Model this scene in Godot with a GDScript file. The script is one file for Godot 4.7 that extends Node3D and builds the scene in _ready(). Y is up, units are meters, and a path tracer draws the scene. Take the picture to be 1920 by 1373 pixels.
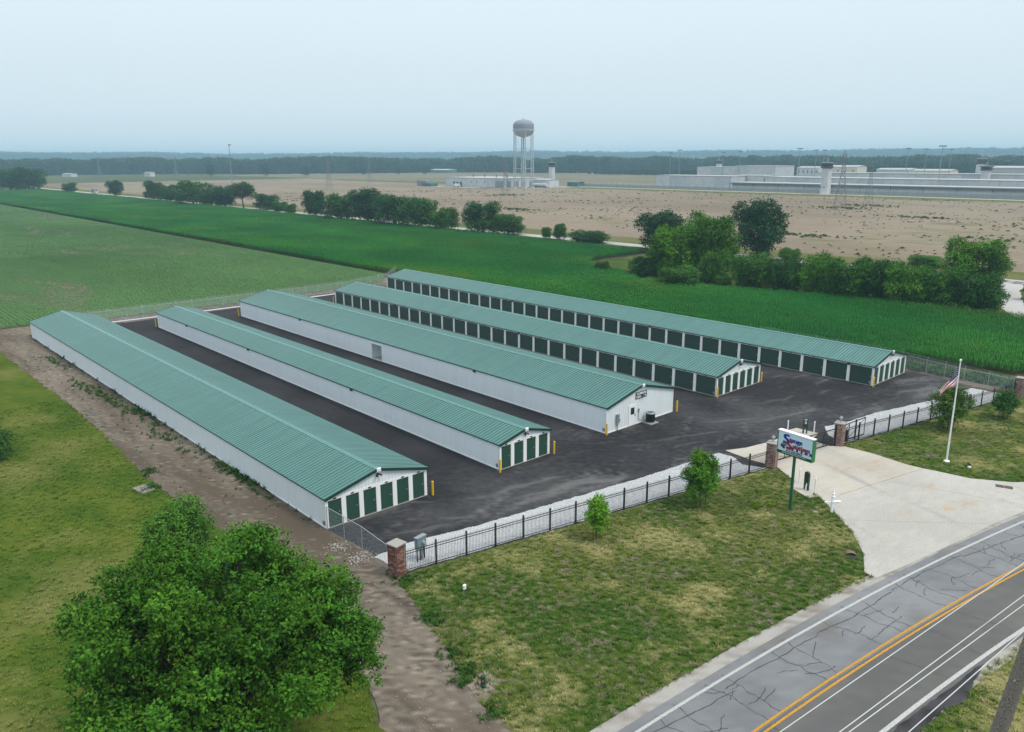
extends Node3D
# Self storage yard seen from the air. Axes: the long buildings run along z, their gable fronts face +z.

var used := {}
var M := {}
var rng := RandomNumberGenerator.new()
var n_big := FastNoiseLite.new()
var n_mid := FastNoiseLite.new()
var n_fine := FastNoiseLite.new()


class Shape:
	var v := PackedVector3Array()
	var n := PackedVector3Array()
	var c := PackedColorArray()
	var uv := PackedVector2Array()
	var ix := PackedInt32Array()
	var with_uv := false

	func tri(a: Vector3, b: Vector3, d: Vector3, col := Color.WHITE) -> void:
		var k := v.size()
		var nn := (d - a).cross(b - a).normalized()
		v.append(a); v.append(b); v.append(d)
		for i in 3:
			n.append(nn); c.append(col)
		ix.append(k); ix.append(k + 1); ix.append(k + 2)

	func quad(a: Vector3, b: Vector3, d: Vector3, e: Vector3, col := Color.WHITE) -> void:
		var k := v.size()
		var nn := (e - a).cross(b - a)
		if nn.length_squared() < 1e-12:
			nn = (e - b).cross(d - b)
		nn = nn.normalized()
		v.append(a); v.append(b); v.append(d); v.append(e)
		for i in 4:
			n.append(nn); c.append(col)
		if with_uv:
			uv.append(Vector2(0, 0)); uv.append(Vector2(1, 0)); uv.append(Vector2(1, 1)); uv.append(Vector2(0, 1))
		ix.append(k); ix.append(k + 1); ix.append(k + 2)
		ix.append(k); ix.append(k + 2); ix.append(k + 3)

	func box(at: Vector3, size: Vector3, b := Basis.IDENTITY, col := Color.WHITE) -> void:
		var h := size * 0.5
		var p := []
		for s in [Vector3(-1, -1, -1), Vector3(1, -1, -1), Vector3(1, -1, 1), Vector3(-1, -1, 1), Vector3(-1, 1, -1), Vector3(1, 1, -1), Vector3(1, 1, 1), Vector3(-1, 1, 1)]:
			p.append(at + b * (s * h))
		quad(p[4], p[5], p[6], p[7], col)
		quad(p[3], p[2], p[1], p[0], col)
		quad(p[7], p[6], p[2], p[3], col)
		quad(p[5], p[4], p[0], p[1], col)
		quad(p[4], p[7], p[3], p[0], col)
		quad(p[6], p[5], p[1], p[2], col)

	func span(lo: Vector3, hi: Vector3, col := Color.WHITE) -> void:
		box((lo + hi) * 0.5, hi - lo, Basis.IDENTITY, col)

	func bar(p: Vector3, q: Vector3, w: float, h := -1.0, col := Color.WHITE) -> void:
		var d := q - p
		var z := d.normalized()
		var up := Vector3.UP if absf(z.y) < 0.95 else Vector3.RIGHT
		var x := up.cross(z).normalized()
		var y := z.cross(x)
		box((p + q) * 0.5, Vector3(w, w if h < 0 else h, d.length()), Basis(x, y, z), col)

	func tube(p: Vector3, q: Vector3, r0: float, r1: float, seg := 8, cap := true, col := Color.WHITE) -> void:
		var z := (q - p).normalized()
		var up := Vector3.UP if absf(z.y) < 0.95 else Vector3.RIGHT
		var x := up.cross(z).normalized()
		var y := z.cross(x)
		var k := v.size()
		for i in seg + 1:
			var a := TAU * i / seg
			var d := x * cos(a) + y * sin(a)
			v.append(p + d * r0); v.append(q + d * r1)
			n.append(d); n.append(d)
			c.append(col); c.append(col)
			if with_uv:
				uv.append(Vector2(float(i) / seg, 0)); uv.append(Vector2(float(i) / seg, 1))
		for i in seg:
			var a := k + i * 2
			ix.append_array(PackedInt32Array([a, a + 1, a + 3, a, a + 3, a + 2]))
		if cap:
			for i in seg:
				var a0 := TAU * i / seg
				var a1 := TAU * (i + 1) / seg
				tri(q, q + (x * cos(a1) + y * sin(a1)) * r1, q + (x * cos(a0) + y * sin(a0)) * r1, col)
				if r0 > 0.0:
					tri(p, p + (x * cos(a0) + y * sin(a0)) * r0, p + (x * cos(a1) + y * sin(a1)) * r0, col)

	func lathe(profile: Array, seg: int, at := Vector3.ZERO, smooth := true, col := Color.WHITE) -> void:
		for j in profile.size() - 1:
			var a: Vector2 = profile[j]
			var b: Vector2 = profile[j + 1]
			var t := (b - a).normalized()
			var nr := Vector2(t.y, -t.x)
			for i in seg:
				var a0 := TAU * i / seg
				var a1 := TAU * (i + 1) / seg
				var d0 := Vector3(cos(a0), 0, sin(a0))
				var d1 := Vector3(cos(a1), 0, sin(a1))
				var k := v.size()
				v.append(at + d0 * a.x + Vector3.UP * a.y); v.append(at + d0 * b.x + Vector3.UP * b.y)
				v.append(at + d1 * b.x + Vector3.UP * b.y); v.append(at + d1 * a.x + Vector3.UP * a.y)
				var m0 := (d0 * nr.x + Vector3.UP * nr.y).normalized()
				var m1 := (d1 * nr.x + Vector3.UP * nr.y).normalized()
				if not smooth:
					m0 = (m0 + m1).normalized()
					m1 = m0
				n.append(m0); n.append(m0); n.append(m1); n.append(m1)
				for q in 4:
					c.append(col)
					if with_uv:
						uv.append(Vector2.ZERO)
				ix.append_array(PackedInt32Array([k, k + 2, k + 1, k, k + 3, k + 2]))

	# a face that is turned to look the way of its normal
	func face(a: int, b: int, d: int, nn: Vector3) -> void:
		if (v[d] - v[a]).cross(v[b] - v[a]).dot(nn) < 0.0:
			ix.append(a); ix.append(d); ix.append(b)
		else:
			ix.append(a); ix.append(b); ix.append(d)

	func join(o: Shape, t := Transform3D.IDENTITY) -> void:
		var k := v.size()
		v.append_array(t * o.v)
		for x in o.n:
			n.append((t.basis * x).normalized())
		c.append_array(o.c)
		for i in o.ix:
			ix.append(k + i)

	func mesh(m: Material) -> ArrayMesh:
		var a := []
		a.resize(Mesh.ARRAY_MAX)
		a[Mesh.ARRAY_VERTEX] = v
		a[Mesh.ARRAY_NORMAL] = n
		a[Mesh.ARRAY_COLOR] = c
		if with_uv and uv.size() == v.size():
			a[Mesh.ARRAY_TEX_UV] = uv
		a[Mesh.ARRAY_INDEX] = ix
		var out := ArrayMesh.new()
		out.add_surface_from_arrays(Mesh.PRIMITIVE_TRIANGLES, a)
		out.surface_set_material(0, m)
		return out


func numbered(called: String) -> String:
	used[called] = used.get(called, -1) + 1
	return called if used[called] == 0 else "%s_%03d" % [called, used[called]]


func tag(o: Node, label := "", category := "", group := "", kind := "") -> Node:
	if label: o.set_meta("label", label)
	if category: o.set_meta("category", category)
	if group: o.set_meta("group", group)
	if kind: o.set_meta("kind", kind)
	return o


func thing(called: String, label: String, category: String, at := Vector3.ZERO, turn := 0.0, group := "") -> Node3D:
	var o := Node3D.new()
	o.name = numbered(called)
	add_child(o)
	o.position = at
	o.rotation.y = turn
	tag(o, label, category, group)
	return o


func part(called: String, what, m: Material, parent: Node) -> MeshInstance3D:
	var o := MeshInstance3D.new()
	o.name = called
	o.mesh = what.mesh(m) if what is Shape else what
	parent.add_child(o, true)
	return o


func put(called: String, mesh: Mesh, parent: Node, t: Transform3D) -> MeshInstance3D:
	var o := MeshInstance3D.new()
	o.name = called
	o.mesh = mesh
	o.transform = t
	parent.add_child(o, true)
	return o


func struct(called: String, what, m: Material, parent: Node = self) -> MeshInstance3D:
	var o := part(called, what, m, parent)
	if parent == self:
		o.set_meta("kind", "structure")
	return o


func scatter(called: String, mesh: Mesh, where: Array, tints: PackedColorArray, label: String, category: String, parent: Node = self) -> void:
	if where.is_empty():
		return
	var mm := MultiMesh.new()
	mm.transform_format = MultiMesh.TRANSFORM_3D
	mm.use_colors = true
	mm.mesh = mesh
	mm.instance_count = where.size()
	for i in where.size():
		mm.set_instance_transform(i, where[i])
		mm.set_instance_color(i, tints[i])
	var o := MultiMeshInstance3D.new()
	o.name = called
	o.multimesh = mm
	parent.add_child(o, true)
	o.set_meta("kind", "stuff")
	if parent == self:
		o.set_meta("label", label)
		o.set_meta("category", category)


func lin(r: float, g: float, b: float) -> Color:
	return Color(r, g, b).linear_to_srgb()


func ramp_texture(freq: float, lo: float, hi: float, seed_: int, octaves := 4, size := 512, kind := FastNoiseLite.TYPE_SIMPLEX_SMOOTH) -> NoiseTexture2D:
	var f := FastNoiseLite.new()
	f.seed = seed_
	f.noise_type = kind
	f.frequency = freq
	f.fractal_octaves = octaves
	var g := Gradient.new()
	g.set_color(0, Color(lo, lo, lo))
	g.set_color(1, Color(hi, hi, hi))
	var t := NoiseTexture2D.new()
	t.width = size
	t.height = size
	t.seamless = true
	t.noise = f
	t.color_ramp = g
	return t


func mat(called: String, c: Color, rough := 0.8, metal := 0.0, spec := 0.5) -> StandardMaterial3D:
	var m := StandardMaterial3D.new()
	m.resource_name = called
	m.albedo_color = c
	m.roughness = rough
	m.metallic = metal
	m.metallic_specular = spec
	M[called] = m
	return m


func grained(called: String, c: Color, rough: float, tex: Texture2D, scale: float, spec := 0.4, vertex := false) -> StandardMaterial3D:
	var m := mat(called, c, rough, 0.0, spec)
	m.albedo_texture = tex
	m.uv1_triplanar = true
	m.uv1_world_triplanar = true
	m.uv1_scale = Vector3.ONE * scale
	m.vertex_color_use_as_albedo = vertex
	return m


func leafy(called: String, c: Color, back := 0.35) -> StandardMaterial3D:
	var m := mat(called, c, 0.6, 0.0, 0.16)
	m.vertex_color_use_as_albedo = true
	m.cull_mode = BaseMaterial3D.CULL_DISABLED
	m.backlight_enabled = true
	m.backlight = Color(back * 0.75, back, back * 0.35)
	return m


func poly(a: Array) -> PackedVector2Array:
	var p := PackedVector2Array()
	for q in a:
		p.append(Vector2(q[0], q[1]))
	return p


# an outline whose sides wander a little, as turf and gravel edges do
func ragged(p: PackedVector2Array, step: float, amount: float, seed_: int) -> PackedVector2Array:
	var r := RandomNumberGenerator.new()
	r.seed = seed_
	var out := PackedVector2Array()
	for i in p.size():
		var a := p[i]
		var b := p[(i + 1) % p.size()]
		var k := maxi(1, int(a.distance_to(b) / step))
		var nn := (b - a).normalized().orthogonal()
		for j in k:
			out.append(a.lerp(b, float(j) / k) + nn * r.randf_range(-amount, amount))
	return out


# a flat sheet cut to an outline, its vertices coloured by what grows or lies there
func sheet(p: PackedVector2Array, y: float, cell: float, colour: Callable) -> Shape:
	var s := Shape.new()
	var lo := p[0]
	var hi := p[0]
	for q in p:
		lo = lo.min(q)
		hi = hi.max(q)
	var nx := int(ceil((hi.x - lo.x) / cell)) + 1
	var nz := int(ceil((hi.y - lo.y) / cell)) + 1
	var on_edge := PackedByteArray()
	on_edge.resize(nx * nz)
	for i in p.size():
		var a := p[i]
		var b := p[(i + 1) % p.size()]
		var k := maxi(1, int(a.distance_to(b) / (cell * 0.25)))
		for j in k + 1:
			var q := (a.lerp(b, float(j) / k) - lo) / cell
			on_edge[clampi(int(q.y), 0, nz - 1) * nx + clampi(int(q.x), 0, nx - 1)] = 1
	var at := PackedInt32Array()
	at.resize((nx + 1) * (nz + 1))
	at.fill(-1)
	var state := 0
	for j in nz:
		for i in nx:
			var o := lo + Vector2(i, j) * cell
			if on_edge[j * nx + i]:
				var piece := PackedVector2Array([o, o + Vector2(cell, 0), o + Vector2(cell, cell), o + Vector2(0, cell)])
				for cut in Geometry2D.intersect_polygons(piece, p):
					var t := Geometry2D.triangulate_polygon(cut)
					var k := s.v.size()
					for q in cut:
						s.v.append(Vector3(q.x, y, q.y))
						s.n.append(Vector3.UP)
						s.c.append(colour.call(q.x, q.y))
					for m in t.size() / 3:
						var a: Vector2 = cut[t[m * 3]]
						var b: Vector2 = cut[t[m * 3 + 1]]
						var d: Vector2 = cut[t[m * 3 + 2]]
						if (b - a).cross(d - a) > 0.0:
							s.ix.append_array(PackedInt32Array([k + t[m * 3], k + t[m * 3 + 1], k + t[m * 3 + 2]]))
						else:
							s.ix.append_array(PackedInt32Array([k + t[m * 3], k + t[m * 3 + 2], k + t[m * 3 + 1]]))
				state = 0
				continue
			if state == 0 or i == 0:
				state = 2 if Geometry2D.is_point_in_polygon(o + Vector2(cell, cell) * 0.5, p) else 1
			if state == 1:
				continue
			var id := []
			for d in [[0, 0], [1, 0], [1, 1], [0, 1]]:
				var w: int = (j + d[1]) * (nx + 1) + i + d[0]
				if at[w] < 0:
					var q := o + Vector2(d[0], d[1]) * cell
					at[w] = s.v.size()
					s.v.append(Vector3(q.x, y, q.y))
					s.n.append(Vector3.UP)
					s.c.append(colour.call(q.x, q.y))
				id.append(at[w])
			s.ix.append_array(PackedInt32Array([id[0], id[1], id[2], id[0], id[2], id[3]]))
	return s


# ribbed sheet metal: x across the panel, y out of it, z along the ribs from a(x) to b(x)
func ribbed(width: float, ribs: int, h: float, foot: float, crest: float, a: Callable, b: Callable) -> Shape:
	var s := Shape.new()
	var pr := []
	var pitch := width / ribs
	for i in ribs:
		var m := pitch * (i + 0.5)
		pr.append_array([Vector2(pitch * i, 0), Vector2(m - foot * 0.5, 0), Vector2(m - crest * 0.5, h), Vector2(m + crest * 0.5, h), Vector2(m + foot * 0.5, 0)])
	pr.append(Vector2(width, 0))
	for i in pr.size() - 1:
		var p: Vector2 = pr[i]
		var q: Vector2 = pr[i + 1]
		s.quad(Vector3(p.x, p.y, a.call(p.x)), Vector3(q.x, q.y, a.call(q.x)), Vector3(q.x, q.y, b.call(q.x)), Vector3(p.x, p.y, b.call(p.x)))
	return s


func make_materials() -> void:
	var grit := ramp_texture(0.08, 0.72, 1.12, 11, 5)
	var coarse := ramp_texture(0.09, 0.45, 1.45, 16, 5, 1024)
	var pitted := ramp_texture(0.12, 0.68, 1.26, 17, 4, 1024)
	var faint := ramp_texture(0.07, 0.86, 1.10, 18, 5, 1024)
	var cloudy := ramp_texture(0.012, 0.92, 1.03, 12, 5)
	var clean := ramp_texture(0.02, 0.97, 1.02, 22, 5)
	var streaky := ramp_texture(0.03, 0.80, 1.14, 21, 5)
	var fine := ramp_texture(0.3, 0.6, 1.2, 13, 3)
	var speck := ramp_texture(0.22, 0.55, 1.25, 14, 2)
	var blade := ramp_texture(0.16, 0.5, 1.35, 15, 4)
	M["tex_cloudy"] = cloudy
	# ground
	grained("lawn", Color.WHITE, 0.95, coarse, 0.13, 0.1, true)
	grained("farmland", Color.WHITE, 0.95, grit, 0.05, 0.1, true)
	grained("soil", Color.WHITE, 0.95, pitted, 0.11, 0.1, true)
	grained("asphalt", Color.WHITE, 0.85, pitted, 0.10, 0.3, true)
	grained("road_surface", Color.WHITE, 0.9, pitted, 0.15, 0.2, true)
	grained("concrete", Color.WHITE, 0.85, faint, 0.09, 0.25, true)
	grained("gravel_bed", lin(0.43, 0.445, 0.46), 0.95, pitted, 0.12, 0.15)
	var st := mat("stone", Color.WHITE, 0.9, 0.0, 0.2)
	st.vertex_color_use_as_albedo = true
	grained("paint_white", lin(0.44, 0.44, 0.43), 0.7, coarse, 0.12, 0.3)
	grained("paint_yellow", lin(0.50, 0.25, 0.03), 0.7, coarse, 0.12, 0.3)
	mat("crack_tar", lin(0.055, 0.057, 0.062), 0.75, 0.0, 0.3)
	# storage buildings
	for k in 3:
		var f: float = [1.0, 0.95, 1.04][k]
		grained("roof_%d" % k, lin(0.062 * f, 0.172 * f, 0.154 * f), 0.36, streaky, 0.15, 0.5)
		M["roof_%d" % k].uv1_scale = Vector3(0.012, 0.03, 0.22)
	mat("roof_trim", lin(0.006, 0.038, 0.025), 0.45)
	grained("ridge_metal", lin(0.066, 0.20, 0.175), 0.27, cloudy, 0.15, 0.6)
	for k in 2:
		var f: float = [1.0, 0.98][k]
		grained("wall_%d" % k, lin(0.69 * f, 0.74 * f, 0.77 * f), 0.5, clean, 0.2, 0.4)
		M["wall_%d" % k].uv1_scale = Vector3(0.5, 0.02, 0.5)
	mat("trim_white", lin(0.78, 0.79, 0.78), 0.5)
	mat("door_green", lin(0.007, 0.050, 0.030), 0.45)
	mat("door_dark", lin(0.009, 0.040, 0.028), 0.5)
	mat("steel_grey", lin(0.22, 0.25, 0.27), 0.5, 0.2)
	mat("galvanised", lin(0.42, 0.45, 0.47), 0.42, 0.6)
	mat("black_metal", lin(0.012, 0.012, 0.014), 0.45)
	mat("dark_fitting", lin(0.02, 0.02, 0.022), 0.5)
	mat("lens", lin(0.35, 0.38, 0.40), 0.2)
	mat("bollard_yellow", lin(0.72, 0.42, 0.01), 0.45)
	mat("plastic_white", lin(0.78, 0.79, 0.80), 0.45)
	mat("sign_green", lin(0.012, 0.16, 0.045), 0.4)
	mat("sign_green_dark", lin(0.006, 0.09, 0.016), 0.4)
	mat("sign_face", lin(0.52, 0.66, 0.78), 0.6)
	mat("print_blue", lin(0.008, 0.020, 0.22), 0.4)
	mat("print_red", lin(0.26, 0.008, 0.010), 0.4)
	mat("print_black", lin(0.01, 0.01, 0.012), 0.4)
	mat("print_white", lin(0.80, 0.80, 0.80), 0.4)
	mat("pole_green", lin(0.008, 0.09, 0.05), 0.4)
	mat("keypad_green", lin(0.006, 0.045, 0.028), 0.4)
	var glass := mat("window_glass", Color(0.16, 0.19, 0.22), 0.08)
	glass.metallic_specular = 0.7
	for k in 4:
		grained("brick_%d" % k, [lin(0.20, 0.082, 0.062), lin(0.25, 0.125, 0.10), lin(0.15, 0.07, 0.058), lin(0.33, 0.23, 0.19)][k], 0.9, grit, 2.0, 0.2)
	for k in 4:
		grained("pale_brick_%d" % k, [lin(0.27, 0.16, 0.135), lin(0.34, 0.22, 0.19), lin(0.21, 0.13, 0.115), lin(0.40, 0.29, 0.26)][k], 0.9, grit, 2.0, 0.2)
	mat("mortar", lin(0.40, 0.37, 0.34), 0.95)
	grained("cast_stone", lin(0.36, 0.345, 0.32), 0.9, grit, 1.2, 0.2)
	var net := Image.create(64, 64, false, Image.FORMAT_RGBA8)
	net.fill(Color(0.80, 0.84, 0.86, 0.0))
	for i in 64:
		for w in 5:
			net.set_pixel(i, (i + w) % 64, Color(0.80, 0.84, 0.86, 1))
			net.set_pixel(i, (127 - i + w) % 64, Color(0.80, 0.84, 0.86, 1))
	var cl := mat("chain_link", Color.WHITE, 0.5, 0.1)
	cl.albedo_texture = ImageTexture.create_from_image(net)
	cl.transparency = BaseMaterial3D.TRANSPARENCY_ALPHA
	cl.cull_mode = BaseMaterial3D.CULL_DISABLED
	# plants
	leafy("leaf_maple", Color.WHITE, 0.22)
	leafy("leaf_field", Color.WHITE, 0.16)
	leafy("leaf_corn", Color.WHITE, 0.2)
	M.leaf_corn.metallic_specular = 0.12
	leafy("leaf_grass", Color.WHITE, 0.3)
	grained("bark", lin(0.10, 0.085, 0.07), 0.95, grit, 1.5, 0.2)
	grained("pole_wood", lin(0.25, 0.22, 0.19), 0.9, ramp_texture(0.05, 0.55, 1.2, 19, 4), 0.6, 0.2)
	# far things
	grained("far_concrete", lin(0.52, 0.53, 0.54), 0.85, cloudy, 0.02, 0.3)
	grained("far_concrete_b", lin(0.45, 0.47, 0.50), 0.85, cloudy, 0.02, 0.3)
	mat("far_dark", lin(0.075, 0.08, 0.09), 0.6)
	mat("far_roof", lin(0.36, 0.37, 0.37), 0.8)
	mat("tank_paint", lin(0.38, 0.41, 0.44), 0.5)
	mat("tank_top", lin(0.20, 0.22, 0.25), 0.7)
	mat("lattice_steel", lin(0.17, 0.175, 0.18), 0.6)
	mat("rust_steel", lin(0.15, 0.09, 0.07), 0.8)
	mat("shed_teal", lin(0.05, 0.12, 0.12), 0.6)
	mat("container_green", lin(0.03, 0.13, 0.10), 0.6)
	mat("beige_wall", lin(0.55, 0.48, 0.38), 0.8)
	mat("rubber", lin(0.02, 0.02, 0.02), 0.8)
	grained("soil_pale", lin(0.26, 0.215, 0.18), 0.95, speck, 0.8, 0.1)
	grained("hill_green", lin(0.03, 0.062, 0.025), 0.95, cloudy, 0.004, 0.1)


const LAWN_A := [[26.9, -40.05], [61.4, -33.75], [61.9, -33.2], [60.4, -30.95], [58.7, -30.2], [57.9, -28.7], [59.2, -28.3], [57.0, -25.6], [54.5, -22.9], [51.9, -20.95], [49.35, -19.75], [49.2, -19.05], [46.8, -19.55], [41.2, -20.35], [35.6, -20.95], [31.1, -21.3], [25.7, -21.75], [20.5, -22.0], [21.9, -24.3], [22.3, -27.0], [23.3, -30.6], [24.8, -35.6], [26.0, -39.6]]
const LAWN_B := [[72.6, -32.15], [102.6, -26.2], [130.0, -22.0], [150.0, -2.0], [100.0, 4.0], [84.0, -9.5], [77.5, -14.6], [74.5, -17.5], [73.8, -18.2], [72.0, -20.95], [71.65, -23.4], [71.3, -26.0], [71.8, -29.1], [71.75, -31.8]]
const LAWN_C := [[20.5, -134.0], [20.6, -116.0], [20.9, -93.0], [20.4, -78.7], [19.8, -67.8], [20.4, -56.0], [20.5, -45.7], [19.8, -36.5], [18.8, -31.6], [17.3, -28.5], [15.5, -24.0], [-30.0, -24.0], [-30.0, -150.0], [17.5, -150.0]]
const LAWN_D := [[10.0, -12.4], [34.0, -12.3], [36.2, -11.1], [38.6, -10.9], [40.5, -10.4], [42.6, -10.75], [45.0, -10.6], [49.0, -10.0], [62.0, -7.4], [80.0, -2.5], [80.0, 12.0], [10.0, 8.0]]


func mixc(a: Color, b: Color, t: float) -> Color:
	return a.lerp(b, clampf(t, 0.0, 1.0))


func turf(x: float, z: float) -> Color:
	var big := n_big.get_noise_2d(x * 6.0, z * 6.0)
	var mid := n_mid.get_noise_2d(x * 9.0, z * 9.0)
	var f := n_fine.get_noise_2d(x * 30.0, z * 30.0)
	var c := mixc(Color(0.042, 0.085, 0.012), Color(0.112, 0.130, 0.029), 0.48 + big * 1.1 + f * 0.7)
	c = mixc(c, Color(0.25, 0.225, 0.098), (mid * 1.5 + f * 0.6 + big * 0.6) * 1.1 - 0.14)
	c = mixc(c, Color(0.185, 0.152, 0.115), (f * 1.6 - mid * 0.8) * 1.0 - 0.34)
	# bare soil dug up round the cable pedestal
	var dug := Vector2(x - 22.8, (z + 28.0) * 1.2).length()
	c = mixc(c, Color(0.27, 0.225, 0.185), 1.6 - dug * 1.25 + f * 1.4)
	return c


func turf_rich(x: float, z: float) -> Color:
	var big := n_big.get_noise_2d(x * 4.0 + 300.0, z * 4.0)
	var mid := n_mid.get_noise_2d(x * 8.0, z * 5.0 + 70.0)
	var f := n_fine.get_noise_2d(x * 24.0, z * 24.0)
	var c := mixc(Color(0.052, 0.094, 0.013), Color(0.096, 0.126, 0.020), 0.5 + mid * 1.1 + f * 0.7)
	c = mixc(c, Color(0.150, 0.155, 0.050), big * 1.6 + mid * 0.6 + f * 0.3 - 0.22)
	return c


func dirt(x: float, z: float) -> Color:
	var big := n_big.get_noise_2d(x * 8.0, z * 3.0)
	var streak := n_mid.get_noise_2d(x * 22.0, z * 2.4)
	var f := n_fine.get_noise_2d(x * 40.0, z * 40.0)
	var c := mixc(Color(0.100, 0.080, 0.062), Color(0.190, 0.160, 0.130), 0.45 + big * 1.0 + streak * 0.9 + f * 0.5)
	c = mixc(c, Color(0.070, 0.060, 0.050), streak * 1.6 - f * 1.0 - 0.4)
	c = mixc(c, Color(0.28, 0.24, 0.185), f * 2.6 + big - 1.0)
	return c


func yard(x: float, z: float) -> Color:
	var wx := x + 5.0 * n_big.get_noise_2d(x * 3.0, z * 3.0)
	var wz := z + 5.0 * n_big.get_noise_2d(x * 3.0 + 90.0, z * 3.0)
	var f := n_fine.get_noise_2d(x * 26.0, z * 26.0)
	var c := mixc(Color(0.0165, 0.0165, 0.0185), Color(0.030, 0.030, 0.034), 0.5 + n_mid.get_noise_2d(x * 4.0, z * 4.0) + f * 0.5)
	if z > -58.0:
		# pale dust tracked in from the gate by turning wheels
		var open: float = clampf((z + 56.0) / 8.0, 0.0, 1.0)
		var sweep := n_mid.get_noise_2d((wx - wz * 0.35) * 2.2, (wz + wx * 0.16) * 16.0)
		var patch := n_big.get_noise_2d(wx * 7.0 + 40.0, wz * 7.0)
		var scuff := n_mid.get_noise_2d((wx + wz * 0.5) * 3.0 + 200.0, (wz * 0.9 - wx * 0.3) * 34.0)
		c = mixc(c, Color(0.060, 0.059, 0.061), open * (patch * 1.0 + 0.30 + f * 0.4))
		c = mixc(c, Color(0.125, 0.123, 0.123), open * (sweep * 1.2 + patch * 0.8 + f * 0.5 - 0.34))
		c = mixc(c, Color(0.130, 0.127, 0.125), open * (scuff * 1.5 + patch * 0.5 - 0.45))
	return c


func slab_tone(x: float, z: float) -> Color:
	var big := n_big.get_noise_2d(x * 7.0, z * 7.0)
	var f := n_fine.get_noise_2d(x * 9.0, z * 30.0)
	var c := mixc(Color(0.385, 0.352, 0.300), Color(0.465, 0.430, 0.375), 0.5 + big + f * 0.4)
	if z > -26.2 + (x - 62.5) * 0.205:
		c = mixc(Color(0.372, 0.356, 0.322), Color(0.438, 0.420, 0.384), 0.5 + big * 1.1 + f * 0.5)
	for s in [[66.4, -29.6, 1.6], [63.6, -29.2, 0.8], [68.6, -27.9, 1.8], [63.2, -26.9, 0.9], [66.6, -31.3, 1.1], [67.8, -22.6, 1.2], [64.6, -19.9, 1.4], [66.0, -19.3, 1.5], [61.0, -21.6, 1.2], [62.5, -30.6, 0.9]]:
		var d: float = Vector2(x - s[0], (z - s[1]) * 1.7).length() / s[2]
		c = mixc(c, Color(0.40, 0.30, 0.21), (1.0 - d) * 0.45 + f * 1.5 - 0.22 if d < 1.0 else 0.0)
	c = mixc(c, Color(0.27, 0.27, 0.26), n_mid.get_noise_2d(x * 34.0 + z * 12.0, z * 2.0) * 1.8 + n_big.get_noise_2d(x * 8.0, z * 8.0) * 0.7 - 0.6)
	return c


func tan_field(x: float, z: float) -> Color:
	var big := n_big.get_noise_2d(x * 0.6, z * 0.35)
	var mid := n_mid.get_noise_2d(x * 1.5, z * 0.7)
	var f := n_fine.get_noise_2d(x * 4.0, z * 3.0)
	var c := mixc(Color(0.215, 0.172, 0.126), Color(0.320, 0.258, 0.198), 0.5 + big * 0.9 + mid * 0.4 + f * 0.3)
	c = mixc(c, Color(0.165, 0.150, 0.075), mid * 1.4 + f * 0.7 - 0.25)
	c = mixc(c, Color(0.12, 0.135, 0.06), big * 1.2 + f * 0.5 - 0.35)
	return c


func soy_soil(x: float, z: float) -> Color:
	var mid := n_mid.get_noise_2d(x * 2.0, z * 0.7)
	return mixc(Color(0.100, 0.125, 0.066), Color(0.145, 0.132, 0.088), 0.2 + mid + n_fine.get_noise_2d(x * 8.0, z * 8.0) * 0.4)


func far_land(x: float, z: float) -> Color:
	var big := n_big.get_noise_2d(x * 0.25, z * 0.25)
	return mixc(Color(0.16, 0.135, 0.075), Color(0.085, 0.105, 0.045), 0.5 + big * 1.6)


func road_z(x: float) -> float:
	if x < 9.2:
		return -17.1
	if x > 110.0:
		return road_z(110.0) + (x - 110.0) * 0.353
	var t := x - 30.6
	return -16.3 + 0.075 * t + 0.00175 * t * t


func road_at(x: float, off: float) -> Vector2:
	var s := (road_z(x + 0.1) - road_z(x - 0.1)) / 0.2
	var nn := Vector2(s, -1.0).normalized()
	return Vector2(x, road_z(x)) + nn * off


func strip(x0: float, x1: float, o0: float, o1: float, y: float, step: float, colour: Callable) -> Shape:
	var s := Shape.new()
	var k := int((x1 - x0) / step)
	var w := maxi(1, int(absf(o1 - o0) / 0.35))
	for i in k:
		var xa := x0 + (x1 - x0) * i / k
		var xb := x0 + (x1 - x0) * (i + 1) / k
		for j in w:
			var oa := o0 + (o1 - o0) * j / w
			var ob := o0 + (o1 - o0) * (j + 1) / w
			var q := [road_at(xa, ob), road_at(xb, ob), road_at(xb, oa), road_at(xa, oa)]
			var b := s.v.size()
			for p in q:
				s.v.append(Vector3(p.x, y, p.y))
				s.n.append(Vector3.UP)
				s.c.append(colour.call(p.x, p.y))
			s.ix.append_array(PackedInt32Array([b, b + 1, b + 2, b, b + 2, b + 3]))
	return s


func crack(s: Shape, x: float, off: float, dx: float, doff: float, n: int, wob: float, w: float, r: RandomNumberGenerator, y: float) -> Vector2:
	var a := Vector2(x, off)
	for i in n:
		var b := a + Vector2(dx / n, doff / n) + Vector2(r.randf_range(-wob, wob), r.randf_range(-wob, wob) * (1.0 if absf(dx) > absf(doff) else 0.25))
		var p := road_at(a.x, a.y)
		var q := road_at(b.x, b.y)
		var nn := (q - p).normalized().orthogonal() * w * r.randf_range(0.3, 0.75)
		s.quad(Vector3(p.x - nn.x, y, p.y - nn.y), Vector3(p.x + nn.x, y, p.y + nn.y), Vector3(q.x + nn.x, y, q.y + nn.y), Vector3(q.x - nn.x, y, q.y - nn.y))
		s.n[-1] = Vector3.UP; s.n[-2] = Vector3.UP; s.n[-3] = Vector3.UP; s.n[-4] = Vector3.UP
		a = b
	return a


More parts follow.
